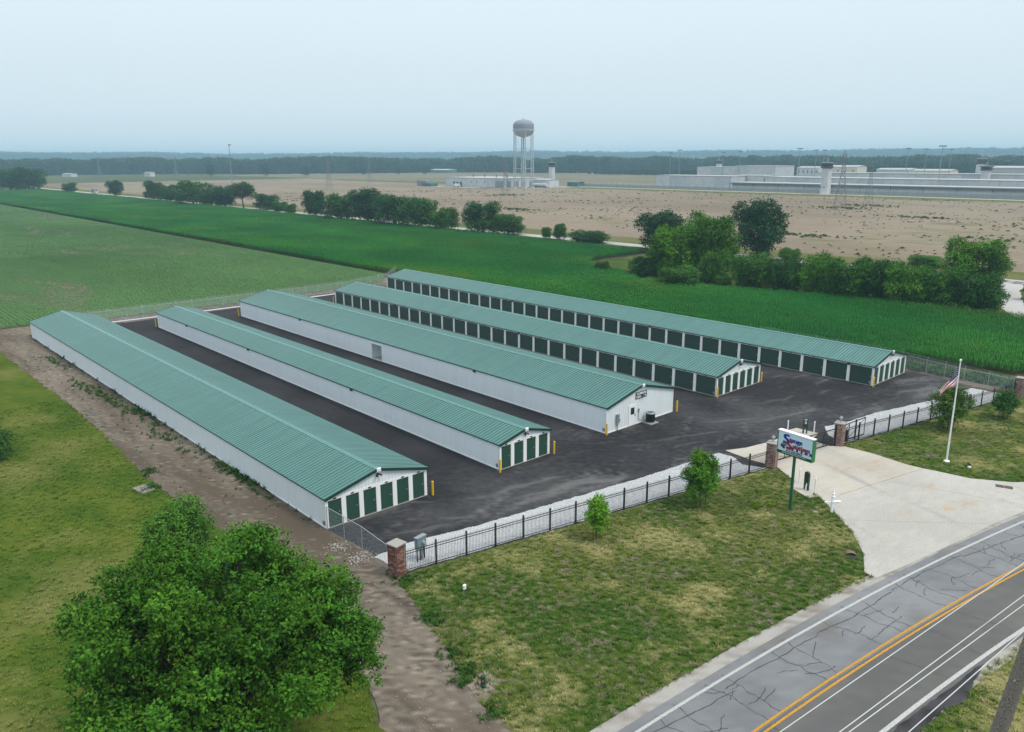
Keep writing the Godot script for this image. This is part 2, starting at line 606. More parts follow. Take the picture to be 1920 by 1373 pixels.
func build_ground() -> void:
	var s := Shape.new()
	# one sheet out to the horizon, finer towards the yard
	var rings := [0.0, 30.0, 80.0, 160.0, 320.0, 640.0, 1200.0, 2400.0, 5000.0, 8000.0]
	for k in rings.size() - 1:
		for i in 64:
			var a0 := TAU * i / 64
			var a1 := TAU * (i + 1) / 64
			var b := s.v.size()
			for q in [[rings[k], a0], [rings[k + 1], a0], [rings[k + 1], a1], [rings[k], a1]]:
				var p := Vector3(cos(q[1]) * q[0], -0.06, sin(q[1]) * q[0])
				s.v.append(p); s.n.append(Vector3.UP); s.c.append(far_land(p.x, p.z))
			s.ix.append_array(PackedInt32Array([b, b + 1, b + 2, b, b + 2, b + 3]))
	struct("ground", s, M.farmland)

	struct("tan_field", sheet(poly([[219, -1100], [590, -1100], [590, 60], [219, 60]]), -0.03, 4.0, tan_field), M.farmland)
	struct("tan_field", sheet(poly([[606, -1500], [1400, -1500], [1400, 100], [606, 100]]), -0.035, 12.0, func(x, z): return mixc(tan_field(x, z), Color(0.13, 0.14, 0.07), 0.45)), M.farmland)
	var mown := func(x, z): return mixc(Color(0.115, 0.135, 0.045), Color(0.165, 0.160, 0.065), 0.5 + n_mid.get_noise_2d(x * 3.0, z) * 1.2)
	struct("mown_strip", sheet(ragged(poly([[204.3, -1000], [219.5, -1000], [219.5, 60], [204.3, 60]]), 12.0, 1.2, 3), -0.02, 4.0, mown), M.farmland)
	struct("mown_strip", sheet(ragged(poly([[560, -1000], [593.5, -1000], [593.5, 60], [560, 60]]), 14.0, 4.0, 4), -0.02, 6.0, mown), M.farmland)
	var pale := func(x, z): return mixc(Color(0.40, 0.39, 0.37), Color(0.33, 0.325, 0.315), 0.5 + n_mid.get_noise_2d(x * 2.0, z * 2.0))
	struct("country_road", sheet(poly([[197.6, -1000], [204.2, -1000], [204.2, 60], [197.6, 60]]), 0.0, 4.0, pale), M.concrete)
	struct("perimeter_road", sheet(poly([[594, -640], [600.5, -640], [600.5, 60], [594, 60]]), 0.0, 8.0, func(x, z): return Color(0.52, 0.50, 0.46)), M.concrete)
	struct("service_yard", sheet(poly([[500, -705], [594, -650], [594, -545], [520, -560], [495, -640]]), -0.01, 8.0, func(x, z): return mixc(Color(0.38, 0.37, 0.34), Color(0.16, 0.16, 0.08), 0.45 + n_mid.get_noise_2d(x * 2.0, z * 2.0) * 2.0)), M.concrete)
	struct("gravel_lane", sheet(ragged(poly([[202, -59], [186, -55.5], [169, -49.5], [158, -43.6], [150, -38.0], [151.5, -35.5], [160, -40.5], [171, -45.5], [187, -50.6], [202, -54]]), 2.0, 0.3, 8), 0.0, 1.0, func(x, z): return Color(0.42, 0.41, 0.39)), M.concrete)
	var verge := func(x, z): return mixc(Color(0.045, 0.085, 0.018), Color(0.125, 0.135, 0.045), 0.45 + n_mid.get_noise_2d(x * 3.0, z * 3.0) * 1.3)
	struct("verge", sheet(poly([[104.0, -30.0], [197.5, -30], [197.5, -1000], [187, -1000], [187, -172], [150, -150], [138, -116], [104, -160]]), -0.04, 3.0, verge), M.lawn)
	struct("soil_bed", sheet(poly([[-60, -149.0], [106.5, -161.5], [106.8, -800], [-60, -800]]), -0.02, 3.0, soy_soil), M.soil)
	struct("soil_bed", sheet(poly([[106.9, -161.5], [110.5, -43], [113, -26], [150, -38], [151, -50], [150.5, -68], [148, -78], [143, -93], [139.5, -112], [146, -117], [147, -126], [152, -137], [161, -144], [187, -146], [189, -250], [189, -860], [106.9, -860]]), -0.015, 3.0, func(x, z): return mixc(Color(0.05, 0.06, 0.03), Color(0.11, 0.09, 0.065), 0.3 + n_fine.get_noise_2d(x * 4.0, z * 4.0))), M.soil)

	struct("dirt_track", sheet(ragged(poly([[26.6, -49.0], [26.45, -140.5], [60, -142.3], [104.2, -145.5], [104.6, -60], [104.6, -36.2], [102.3, -30.8], [102.3, -27.0], [104.0, -26.4], [107.0, -38.0], [108.2, -60], [108.0, -157], [106.5, -161.8], [98, -151.0], [84, -149.0], [62, -147.2], [39, -148.0], [28, -150.0], [16, -150.0], [20.3, -134], [20.6, -116], [20.9, -93], [20.4, -78.7], [19.8, -67.8], [20.4, -56], [20.5, -45.7], [19.8, -36.5], [18.8, -31.6], [17.3, -28.5], [15.5, -23.0], [22.0, -22.0], [22.3, -26.8], [23.4, -30.6], [24.9, -35.6], [26.0, -39.9], [27.0, -40.5]]), 0.7, 0.22, 5), -0.008, 0.3, dirt), M.soil)
	struct("asphalt_yard", sheet(poly([[26.35, -142.2], [60, -142.6], [104.6, -145.0], [104.8, -37.0], [102.3, -31.0], [102.0, -26.9], [61.6, -34.2], [27.2, -40.6], [26.9, -43.4], [26.4, -49.6]]), 0.006, 0.25, yard), M.asphalt)

	struct("lawn", sheet(ragged(poly(LAWN_A), 0.45, 0.16, 21), 0.0, 0.3, turf), M.lawn)
	struct("lawn", sheet(ragged(poly(LAWN_B), 0.6, 0.1, 22), 0.0, 0.5, turf), M.lawn)
	struct("lawn", sheet(ragged(poly(LAWN_C), 0.6, 0.3, 23), 0.0, 0.6, turf_rich), M.lawn)
	struct("lawn", sheet(ragged(poly(LAWN_D), 0.5, 0.16, 24), 0.0, 0.4, turf), M.lawn)

	# white stone borders inside the iron fence and behind the buildings
	var beds := [
		ragged(poly([[26.6, -43.6], [29.4, -43.8], [35.2, -42.5], [43.2, -41.35], [51.1, -40.15], [57.2, -39.55], [59.8, -39.6], [61.4, -39.0], [61.5, -37.7], [60.9, -36.6], [60.4, -35.9], [61.3, -34.1], [27.0, -40.45]]), 0.5, 0.07, 31),
		ragged(poly([[75.9, -36.05], [78.05, -35.3], [84.05, -34.6], [93.2, -32.35], [102.2, -31.05], [102.1, -26.65], [72.6, -32.4], [73.6, -34.6]]), 0.5, 0.07, 32),
		ragged(poly([[34.5, -143.9], [60, -143.4], [90, -144.2], [90, -145.2], [60, -144.5], [34.5, -145.0]]), 0.7, 0.08, 33)]
	for k in 3:
		struct("gravel_border", sheet(beds[k], 0.02, 1.0, func(x, z): return Color.WHITE), M.gravel_bed)
	M["gravel_beds"] = beds

	# concrete entrance
	var drive := Node3D.new()
	drive.name = "driveway"
	add_child(drive)
	drive.set_meta("kind", "structure")
	part("slab", sheet(poly([[62.2, -33.6], [62.0, -36.0], [62.4, -39.0], [64.5, -38.1], [67.4, -37.5], [70.6, -37.2], [70.9, -38.2], [73.3, -37.8], [73.4, -35.4], [71.0, -35.0], [70.7, -33.0], [71.7, -31.85], [71.75, -29.1], [71.25, -26.0], [71.36, -24.62], [60.36, -26.9], [57.95, -28.35], [58.75, -30.1], [60.5, -31.0]]), 0.03, 0.3, slab_tone), M.concrete, drive)
	part("slab", sheet(poly([[60.38, -26.87], [71.38, -24.59], [71.6, -23.4], [71.95, -20.95], [73.7, -18.2], [74.5, -17.55], [77.5, -14.7], [84.0, -9.8], [80.0, -11.0], [74.0, -13.6], [67.8, -15.75], [63.4, -16.6], [58.9, -17.25], [53.65, -18.1], [49.3, -18.95], [49.4, -19.8], [51.9, -21.0], [54.5, -23.0], [57.0, -25.65], [59.3, -28.3]]), 0.026, 0.3, slab_tone), M.concrete, drive)
	var j := Shape.new()
	for q in [[[66.2, -25.7], [69.4, -15.5]], [[61.4, -30.0], [71.6, -28.0]], [[56.0, -24.6], [63.5, -16.7]]]:
		j.bar(Vector3(q[0][0], 0.031, q[0][1]), Vector3(q[1][0], 0.031, q[1][1]), 0.02, 0.002)
	part("control_joint", j, mat("joint_dark", lin(0.24, 0.235, 0.22), 0.9), drive)

	build_road()


func build_road() -> void:
	var road := Node3D.new()
	road.name = "road"
	add_child(road)
	road.set_meta("kind", "structure")
	var far_lane := func(x, z):
		var off: float = road_z(x) - z
		var f := n_fine.get_noise_2d(x * 20.0, z * 20.0)
		var c := mixc(Color(0.158, 0.163, 0.171), Color(0.222, 0.227, 0.234), 0.5 + n_mid.get_noise_2d(x * 5.0, z * 5.0) + f * 0.5)
		c = mixc(c, Color(0.118, 0.121, 0.126), n_mid.get_noise_2d(x * 2.0, off * 14.0) * 1.4 - 0.25)
		c = mixc(c, Color(0.15, 0.135, 0.12), n_big.get_noise_2d(x * 12.0, z * 20.0) * 1.8 - 0.6)
		return c
	var near_lane := func(x, z):
		var off: float = road_z(x) - z
		var f := n_fine.get_noise_2d(x * 20.0, z * 20.0)
		var c := mixc(Color(0.108, 0.105, 0.100), Color(0.145, 0.141, 0.133), 0.5 + n_mid.get_noise_2d(x * 4.0, z * 4.0) + f * 0.5)
		return mixc(c, Color(0.11, 0.11, 0.112), n_mid.get_noise_2d(x * 1.5, off * 12.0) * 1.2 - 0.2)
	var dusty := func(x, z):
		var f := n_fine.get_noise_2d(x * 30.0, z * 30.0)
		return mixc(Color(0.36, 0.345, 0.32), Color(0.20, 0.175, 0.15), 0.3 + n_mid.get_noise_2d(x * 12.0, z * 12.0) + f)
	part("shoulder", strip(0, 140, 3.7, 5.1, 0.008, 0.5, dusty), M.soil, road)
	part("shoulder", strip(0, 140, -4.6, -3.6, 0.008, 0.5, dusty), M.soil, road)
	part("lane", strip(0, 140, -0.02, 4.25, 0.018, 0.5, far_lane), M.road_surface, road)
	part("lane", strip(0, 140, -3.95, 0.0, 0.018, 0.5, near_lane), M.road_surface, road)
	part("patch", sheet(ragged(poly([[33.2, -11.75], [36.0, -12.0], [38.2, -11.75], [41.0, -11.35], [43.2, -11.2], [44.6, -10.95], [42.4, -10.75], [40.5, -10.45], [38.7, -10.95], [36.3, -11.15], [34.0, -11.3]]), 0.4, 0.05, 44), 0.024, 0.5, func(x, z): return mixc(Color(0.03, 0.03, 0.032), Color(0.075, 0.073, 0.075), 0.4 + n_fine.get_noise_2d(x * 12.0, z * 12.0))), M.road_surface, road)
	var white := func(x, z): return Color.WHITE
	part("edge_line", strip(0, 140, 3.55, 3.72, 0.024, 1.0, white), M.paint_white, road)
	part("edge_line", strip(0, 140, -3.72, -3.50, 0.024, 1.0, white), M.paint_white, road)
	part("centre_line", strip(0, 140, 0.11, 0.24, 0.024, 1.0, white), M.paint_yellow, road)
	part("centre_line", strip(0, 140, -0.24, -0.11, 0.024, 1.0, white), M.paint_yellow, road)
	var r := RandomNumberGenerator.new()
	r.seed = 77
	var s := Shape.new()
	var x := 16.0
	while x < 88.0:
		var sk := r.randf_range(-0.2, 0.8)
		crack(s, x, 3.9, sk, -3.8, 18, 0.13, 0.046, r, 0.023)
		if r.randf() < 0.85:
			crack(s, x + sk * 0.5, r.randf_range(0.4, 3.0), r.randf_range(-1.6, -0.5), r.randf_range(-0.9, 0.9), 8, 0.10, 0.04, r, 0.0232)
		if r.randf() < 0.8:
			crack(s, x + sk * r.randf_range(0.3, 0.7), r.randf_range(1.2, 2.6), r.randf_range(0.8, 1.9), r.randf_range(-1.2, 1.2), 9, 0.09, 0.045, r, 0.023)
		if r.randf() < 0.22:
			crack(s, x, 0.0, sk * 1.2, -3.6, 14, 0.06, 0.038, r, 0.023)
		x += r.randf_range(1.3, 3.6)
	for k in 9:
		var e := crack(s, 16.0 + 8.0 * k, 3.05 + r.randf_range(-0.1, 0.1), 8.0, r.randf_range(-0.2, 0.2), 26, 0.07, 0.055, r, 0.0235)
		if k % 2:
			crack(s, 18.0 + 8.0 * k, 0.9, r.randf_range(3.0, 5.0), r.randf_range(-0.5, 0.3), 16, 0.09, 0.04, r, 0.0235)
	part("crack", s, M.crack_tar, road)


const PANEL := 0.9144


func roll_door(w: float, h: float) -> Shape:
	var s := Shape.new()
	var k := int(h / 0.0762)
	for i in k:
		var y0 := h * i / k
		var y1 := h * (i + 0.62) / k
		var y2 := h * (i + 1) / k
		s.quad(Vector3(0, y1, 0.014), Vector3(w, y1, 0.014), Vector3(w, y0, 0.014), Vector3(0, y0, 0.014))
		s.quad(Vector3(0, y2, 0.0), Vector3(w, y2, 0.0), Vector3(w, y1, 0.014), Vector3(0, y1, 0.014))
		if i > 0:
			s.quad(Vector3(0, y0, 0.014), Vector3(w, y0, 0.014), Vector3(w, y0, 0.0), Vector3(0, y0, 0.0))
	s.span(Vector3(0, 0, 0.0), Vector3(w, 0.05, 0.03))
	return s


# doors in a wall: runs along local x at z = 0, facing +z
func door_bays(parent: Node3D, t: Transform3D, n: int, run: float, door_w: float, door_h: float, top: float, m: Material, gap := 0.03) -> void:
	var pitch := run / n
	var door := roll_door(door_w, door_h).mesh(m)
	var hs := Shape.new()
	hs.span(Vector3(-0.015, -0.06, 0.0), Vector3(0.015, 0.06, 0.03))
	hs.span(Vector3(-0.05, -0.02, 0.015), Vector3(0.05, 0.02, 0.035))
	var latch := hs.mesh(M.galvanised)
	var ps := Shape.new()
	ps.span(Vector3(-0.13, -0.05, 0.0), Vector3(0.13, 0.05, 0.02))
	var plate := ps.mesh(M.dark_fitting)
	var post := Shape.new()
	post.span(Vector3(0, 0.02, -0.12), Vector3(pitch - door_w - gap, top, 0.0))
	var post_mesh := post.mesh(M.trim_white)
	var head := Shape.new()
	head.span(Vector3(0, door_h + 0.04, -0.10), Vector3(run, top + 0.002, -0.004))
	put("door_header", head.mesh(M.trim_white), parent, t)
	for i in n:
		var x0 := pitch * i + (pitch - door_w) * 0.5
		var d := put("roll_up_door", door, parent, t * Transform3D(Basis(), Vector3(x0, 0.03, -0.085)))
		put("latch", latch, d, Transform3D(Basis(), Vector3(door_w - 0.16, 1.05, 0.012)))
		put("number_plate", plate, parent, t * Transform3D(Basis(), Vector3(x0 + door_w * 0.5, door_h + 0.14, -0.003)))
	for i in n + 1:
		var w := (pitch - door_w - gap)
		if i == 0 or i == n:
			var e := Shape.new()
			e.span(Vector3(0, 0.02, -0.12), Vector3(w * 0.5, top, 0.0))
			put("door_post", e.mesh(M.trim_white), parent, t * Transform3D(Basis(), Vector3(0.0 if i == 0 else run - w * 0.5, 0, 0)))
		else:
			put("door_post", post_mesh, parent, t * Transform3D(Basis(), Vector3(pitch * i - w * 0.5, 0, 0)))


func storage_building(label: String, x: float, z: float, w: float, ln: float, eave: float, front: int, side: int, recess := -1, lamps := []) -> Node3D:
	var b := thing("storage_building", label, "building", Vector3(x, 0, z))
	var slope := 0.25
	var rise := w * 0.5 * slope
	var al := atan(slope)
	var np := int(round(ln / PANEL))
	var pw := ln / np
	# concrete footing
	var f := Shape.new()
	f.span(Vector3(-0.07, 0.0, -ln - 0.07), Vector3(w + 0.07, 0.045, 0.07))
	part("footing", f, M.cast_stone, b)
	# inner shell closes the hall behind the sheet metal
	var r := RandomNumberGenerator.new()
	r.seed = int(x * 10.0)
	# long wall facing -x
	if side == 0:
		var top := eave - 0.03
		var long_panel := ribbed(pw, 3, 0.02, 0.07, 0.03, func(q): return 0.06, func(q): return top)
		var pm := [long_panel.mesh(M.wall_0), long_panel.mesh(M.wall_1)]
		var short_panel := ribbed(pw, 3, 0.02, 0.07, 0.03, func(q): return 2.2, func(q): return top).mesh(M.wall_0)
		for i in np:
			var t := Transform3D(Basis(Vector3(0, 0, -1), Vector3(-1, 0, 0), Vector3(0, 1, 0)), Vector3(0, 0, -pw * i))
			if recess >= 0 and i >= recess and i < recess + 3:
				put("wall_panel", short_panel, b, t)
			else:
				put("wall_panel", pm[1 if r.randf() < 0.3 else 0], b, t)
		if recess >= 0:
			var za := -pw * recess
			var zb := -pw * (recess + 3)
			var q := Shape.new()
			q.quad(Vector3(1.5, 2.2, za), Vector3(1.5, 2.2, zb), Vector3(1.5, 0.05, zb), Vector3(1.5, 0.05, za))
			q.quad(Vector3(0, 2.2, za), Vector3(1.5, 2.2, za), Vector3(1.5, 0.05, za), Vector3(0, 0.05, za))
			q.quad(Vector3(1.5, 2.2, zb), Vector3(0, 2.2, zb), Vector3(0, 0.05, zb), Vector3(1.5, 0.05, zb))
			q.quad(Vector3(0, 2.2, zb), Vector3(1.5, 2.2, zb), Vector3(1.5, 2.2, za), Vector3(0, 2.2, za))
			var rc := part("entry_recess", q, M.wall_0, b)
			var tr := Shape.new()
			tr.span(Vector3(-0.03, 0.05, za - 0.12), Vector3(0.06, 2.28, za + 0.0))
			tr.span(Vector3(-0.03, 0.05, zb), Vector3(0.06, 2.28, zb + 0.12))
			tr.span(Vector3(-0.031, 2.16, zb + 0.12), Vector3(0.06, 2.279, za - 0.12))
			part("trim", tr, M.trim_white, rc)
			var fl := Shape.new()
			fl.span(Vector3(-0.25, 0.046, zb + 0.14), Vector3(1.49, 0.075, za - 0.14))
			part("threshold", fl, M.cast_stone, rc)
			var dd := Shape.new()
			dd.span(Vector3(1.43, 0.08, za - 1.85), Vector3(1.48, 2.05, za - 0.85))
			part("entry_door", dd, M.trim_white, rc)
		var tb := Shape.new()
		tb.span(Vector3(-0.045, 0.045, -ln), Vector3(-0.003, 0.10, 0.0))
		part("base_trim", tb, M.trim_white, b)
	else:
		door_bays(b, Transform3D(Basis(Vector3.UP, -PI / 2), Vector3(0, 0, -ln)), side, ln, ln / side - 0.40, 2.13, eave - 0.02, M.door_dark)
	# long wall facing +x
	var far_wall := ribbed(ln, np * 2, 0.016, 0.05, 0.02, func(q): return 0.06, func(q): return eave - 0.03)
	put("wall", far_wall.mesh(M.wall_0), b, Transform3D(Basis(Vector3(0, 0, 1), Vector3(1, 0, 0), Vector3(0, 1, 0)), Vector3(w, 0, -ln)))
	var roof_y := func(q): return eave + rise - absf(q - w * 0.5) * slope
	# rear gable
	var back := ribbed(w, 32, 0.016, 0.05, 0.02, func(q): return 4.5 - (eave + rise - absf(q - w * 0.5) * slope), func(q): return 4.44)
	put("wall", back.mesh(M.wall_0), b, Transform3D(Basis(Vector3(-1, 0, 0), Vector3(0, 0, -1), Vector3(0, -1, 0)), Vector3(w, 4.5, -ln)))
	# front gable: sheets above the doors, or the whole wall
	var gp := int(round(w / PANEL))
	var gw := w / gp
	var low := 0.06 if front == 0 else 2.32
	for i in gp:
		var x0 := gw * i
		var pnl := ribbed(gw, 3, 0.02, 0.07, 0.03, func(q): return 4.5 - (eave + rise - absf(q + x0 - w * 0.5) * slope) + 0.01, func(q): return 4.5 - low)
		put("gable_panel", pnl.mesh(M.wall_0 if i % 3 else M.wall_1), b, Transform3D(Basis(Vector3(1, 0, 0), Vector3(0, 0, 1), Vector3(0, -1, 0)), Vector3(x0, 4.5, 0)))
	if front > 0:
		door_bays(b, Transform3D(Basis(), Vector3(0, 0, 0.03)), front, w, w / front - 0.42, 2.1, 2.34, M.door_green)
	else:
		var tb := Shape.new()
		tb.span(Vector3(0, 0.045, 0.003), Vector3(w, 0.10, 0.045))
		part("base_trim", tb, M.trim_white, b)
	for cx in [0.0, w]:
		for cz in [0.0, -ln]:
			var c := Shape.new()
			var zo := 0.034 if cz == 0.0 else -0.034
			c.box(Vector3(cx, eave * 0.5, cz + zo * 0.6), Vector3(0.10, eave - 0.05, absf(zo) * 1.3))
			part("corner_trim", c, M.trim_white, b)
	# roof sheets
	var over := 0.14
	var sl := (w * 0.5 + over) / cos(al)
	var rake := 0.16
	var total := ln + 2.0 * rake
	var rn := int(round(total / 0.8128))
	var rw := total / rn
	var sh := ribbed(rw, 2, 0.07, 0.26, 0.20, func(q): return 0.0, func(q): return sl)
	var rm := [sh.mesh(M.roof_0), sh.mesh(M.roof_1), sh.mesh(M.roof_2)]
	var y_e := eave - over * slope + 0.02
	for i in rn:
		var zz := rake - rw * i
		for sd in 2:
			var pick := 0
			var dice := r.randf()
			if dice < 0.16: pick = 1
			elif dice < 0.3: pick = 2
			var tilt := r.randf_range(-0.004, 0.004)
			if sd == 0:
				var t := Transform3D(Basis(Vector3(0, 0, -1), Vector3(-sin(al), cos(al), 0), Vector3(cos(al), sin(al), 0)), Vector3(-over, y_e, zz))
				put("roof_sheet", rm[pick], b, t * Transform3D(Basis(Vector3(0, 0, 1), tilt), Vector3.ZERO))
			else:
				var t := Transform3D(Basis(Vector3(0, 0, -1), Vector3(sin(al), cos(al), 0), Vector3(cos(al), -sin(al), 0)), Vector3(w * 0.5, eave + rise + 0.02, zz))
				put("roof_sheet", rm[pick], b, t * Transform3D(Basis(Vector3(0, 0, 1), tilt), Vector3.ZERO))
	var rc2 := Shape.new()
	var ry := eave + rise + 0.02 + 0.08
	for sd in [-1.0, 1.0]:
		var a := Vector3(w * 0.5, ry + 0.015, rake + 0.01)
		var e := Vector3(w * 0.5 + sd * 0.22, ry - 0.22 * slope, rake + 0.01)
		var dz := Vector3(0, 0, -total - 0.02)
		if sd < 0: rc2.quad(e + dz, a + dz, a, e)
		else: rc2.quad(a + dz, e + dz, e, a)
		var e2 := e + Vector3(0, -0.03, 0)
		if sd < 0: rc2.quad(e2 + dz, e + dz, e, e2)
		else: rc2.quad(e + dz, e2 + dz, e2, e)
	part("ridge_cap", rc2, M.ridge_metal, b)
	# trim boards along the verges and eaves
	for zz in [rake + 0.012, -ln - rake - 0.012]:
		for sd in [-1.0, 1.0]:
			var g := Shape.new()
			var p := Vector3(w * 0.5 + sd * 0.04, eave + rise - 0.01, zz)
			var q := Vector3(w * 0.5 + sd * (w * 0.5 + over), y_e - 0.03, zz)
			g.bar(p, q, 0.06, 0.22)
			part("verge_trim", g, M.roof_trim, b)
	for sd in [-1.0, 1.0]:
		var g := Shape.new()
		var ex: float = -over + 0.02 if sd < 0 else w + over - 0.02
		g.span(Vector3(ex - 0.025, y_e - 0.075, -ln - rake), Vector3(ex + 0.025, y_e - 0.008, rake))
		part("eave_trim", g, M.roof_trim, b)
	# white end piece and twin flood lamps at the front of the ridge
	var cap := Shape.new()
	cap.span(Vector3(w * 0.5 - 0.17, ry - 0.24, rake + 0.04), Vector3(w * 0.5 + 0.17, ry + 0.06, rake + 0.14))
	cap.span(Vector3(w * 0.5 - 0.11, ry - 0.16, rake + 0.14), Vector3(w * 0.5 + 0.11, ry - 0.02, rake + 0.17))
	part("ridge_end_cap", cap, M.plastic_white, b)
	var fl2 := Shape.new()
	var fy := eave + rise - (0.42 if front else 1.05)
	fl2.span(Vector3(w * 0.5 - 0.08, fy - 0.08, 0.02), Vector3(w * 0.5 + 0.08, fy + 0.08, 0.10))
	for sd in [-1.0, 1.0]:
		fl2.tube(Vector3(w * 0.5 + sd * 0.10, fy, 0.10), Vector3(w * 0.5 + sd * 0.20, fy - 0.06, 0.30), 0.05, 0.085, 8)
	part("flood_lamp", fl2, M.dark_fitting, b)
	for q in lamps:
		var l := Shape.new()
		l.span(Vector3(-0.19, eave - 0.30, -q - 0.17), Vector3(-0.02, eave - 0.12, -q + 0.17))
		l.quad(Vector3(-0.20, eave - 0.16, -q - 0.13), Vector3(-0.20, eave - 0.16, -q + 0.13), Vector3(-0.20, eave - 0.27, -q + 0.13), Vector3(-0.20, eave - 0.27, -q - 0.13))
		part("wall_lamp", l, M.dark_fitting, b)
	# small junction box low at the front corner
	var jb := Shape.new()
	jb.span(Vector3(-0.10 if side == 0 else -0.06, 0.25, -0.42), Vector3(-0.02 if side == 0 else 0.0, 0.55, -0.22))
	part("junction_box", jb, M.steel_grey, b)
	return b


func build_storage() -> void:
	storage_building("long storage hall with bare white wall beside the dirt track", 26.42, -49.7, 9.144, 90.5, 2.40, 6, 0)
	storage_building("narrow storage hall with four green doors in its gable", 43.55, -49.7, 6.096, 84.75, 2.40, 4, 0, -1, [24.5, 50.5, 72.0])
	var c := storage_building("wide storage hall with a blank gable, entrance door and climate control sign", 57.72, -49.7, 10.744, 84.8, 2.72, 0, 0, 44, [20.5, 63.0])
	storage_building("storage hall lined with green doors between climate controlled hall and longest hall", 76.8, -49.7, 9.144, 85.36, 2.40, 6, 28, -1, [33.5, 65.0])
	storage_building("longest storage hall lined with green doors beside the corn field", 94.45, -39.57, 9.144, 104.35, 2.40, 6, 34, -1, [3.07, 33.7, 64.4, 98.0])
	# entrance door of the climate controlled hall
	var d := Node3D.new()
	d.name = "entry_door"
	c.add_child(d, true)
	d.position = Vector3(3.45, 0.05, 0.03)
	var fr := Shape.new()
	fr.span(Vector3(-0.10, 0, -0.02), Vector3(-0.02, 2.16, 0.035))
	fr.span(Vector3(0.98, 0, -0.02), Vector3(1.06, 2.16, 0.035))
	fr.span(Vector3(-0.02, 2.08, -0.02), Vector3(0.98, 2.16, 0.034))
	part("frame", fr, M.trim_white, d)
	var lf := Shape.new()
	lf.span(Vector3(-0.018, 0.0, -0.015), Vector3(0.978, 2.078, 0.02))
	part("leaf", lf, M.plastic_white, d)
	var gl := Shape.new()
	gl.span(Vector3(0.20, 1.15, 0.021), Vector3(0.80, 1.88, 0.028))
	part("pane", gl, M.window_glass, d)
	var hd := Shape.new()
	hd.span(Vector3(0.88, 0.93, 0.02), Vector3(0.94, 1.15, 0.05))
	hd.bar(Vector3(0.91, 1.02, 0.07), Vector3(0.78, 1.02, 0.07), 0.025)
	part("handle", hd, M.dark_fitting, d)
	# keypad by the door
	var kp := Shape.new()
	kp.span(Vector3(5.05, 1.30, 0.02), Vector3(5.19, 1.50, 0.07))
	kp.span(Vector3(5.02, 1.08, 0.02), Vector3(5.10, 1.18, 0.05))
	part("door_keypad", kp, M.plastic_white, c)

	var s := thing("wall_sign", "green sign reading CLIMATE CONTROL high on white gable wall", "sign", Vector3(57.72 + 5.28, 3.05, -49.7 + 0.022))
	var bd := Shape.new()
	bd.span(Vector3(-0.88, -0.33, 0), Vector3(0.88, 0.38, 0.04))
	part("board", bd, M.roof_trim, s)
	lettering("CLIMATE", s, Vector3(0, 0.20, 0.046), 0.235, M.print_white, 1.5)
	lettering("CONTROL", s, Vector3(0, -0.14, 0.046), 0.235, M.print_white, 1.6)

	var e := thing("electrical_box", "grey electrical cabinet with conduit on the climate hall gable", "electrical box", Vector3(59.25, 0.0, -49.68))
	var q := Shape.new()
	q.span(Vector3(-0.19, 0.85, 0.02), Vector3(0.19, 1.75, 0.22))
	part("cabinet", q, M.steel_grey, e)
	q = Shape.new()
	q.span(Vector3(0.26, 0.98, 0.02), Vector3(0.40, 1.18, 0.14))
	part("switch_box", q, M.steel_grey, e)
	q = Shape.new()
	q.tube(Vector3(0, 0.04, 0.1), Vector3(0, 0.85, 0.1), 0.045, 0.045)
	q.tube(Vector3(0.33, 0.98, 0.08), Vector3(0.30, 0.7, 0.08), 0.02, 0.02)
	q.tube(Vector3(0.30, 0.7, 0.08), Vector3(0.19, 0.62, 0.08), 0.02, 0.02)
	q.tube(Vector3(0.19, 0.62, 0.08), Vector3(0.04, 0.6, 0.08), 0.02, 0.02)
	part("conduit", q, M.steel_grey, e)

	var a := thing("air_conditioner", "black and grey air conditioner on a pad by climate hall door", "air conditioner", Vector3(63.75, 0.0, -48.95))
	q = Shape.new()
	q.span(Vector3(-0.62, 0.006, -0.62), Vector3(0.62, 0.10, 0.62))
	part("pad", q, M.cast_stone, a)
	q = Shape.new()
	q.lathe([Vector2(0.0, 0.10), Vector2(0.46, 0.10), Vector2(0.47, 0.14), Vector2(0.47, 0.2)], 20)
	part("base", q, M.steel_grey, a)
	for i in 11:
		q = Shape.new()
		var yy := 0.2 + 0.075 * i
		q.lathe([Vector2(0.44, yy), Vector2(0.485, yy + 0.012), Vector2(0.485, yy + 0.052), Vector2(0.44, yy + 0.068)], 20)
		part("louvre", q, M.black_metal, a)
	q = Shape.new()
	q.lathe([Vector2(0.44, 0.2), Vector2(0.44, 1.03)], 20)
	part("coil", q, M.dark_fitting, a)
	q = Shape.new()
	q.lathe([Vector2(0.48, 1.02), Vector2(0.50, 1.04), Vector2(0.50, 1.10), Vector2(0.44, 1.16), Vector2(0.30, 1.18)], 20)
	part("lid", q, M.steel_grey, a)
	q = Shape.new()
	for i in 6:
		q.lathe([Vector2(0.04 + 0.045 * i, 1.19), Vector2(0.055 + 0.045 * i, 1.195), Vector2(0.055 + 0.045 * i, 1.185)], 20)
	for i in 4:
		q.bar(Vector3(0, 1.18, 0), Vector3(cos(i * TAU / 4), 0, sin(i * TAU / 4)) * 0.31 + Vector3(0, 1.18, 0), 0.02)
	part("fan_guard", q, M.steel_grey, a)
	q = Shape.new()
	q.tube(Vector3(-1.1, 1.45, -0.68), Vector3(-1.1, 0.5, -0.68), 0.02, 0.02)
	q.tube(Vector3(-1.1, 0.5, -0.68), Vector3(-0.8, 0.3, -0.62), 0.02, 0.02)
	q.tube(Vector3(-0.8, 0.3, -0.62), Vector3(-0.4, 0.3, -0.3), 0.02, 0.02)
	part("conduit", q, M.dark_fitting, a)
	q = Shape.new()
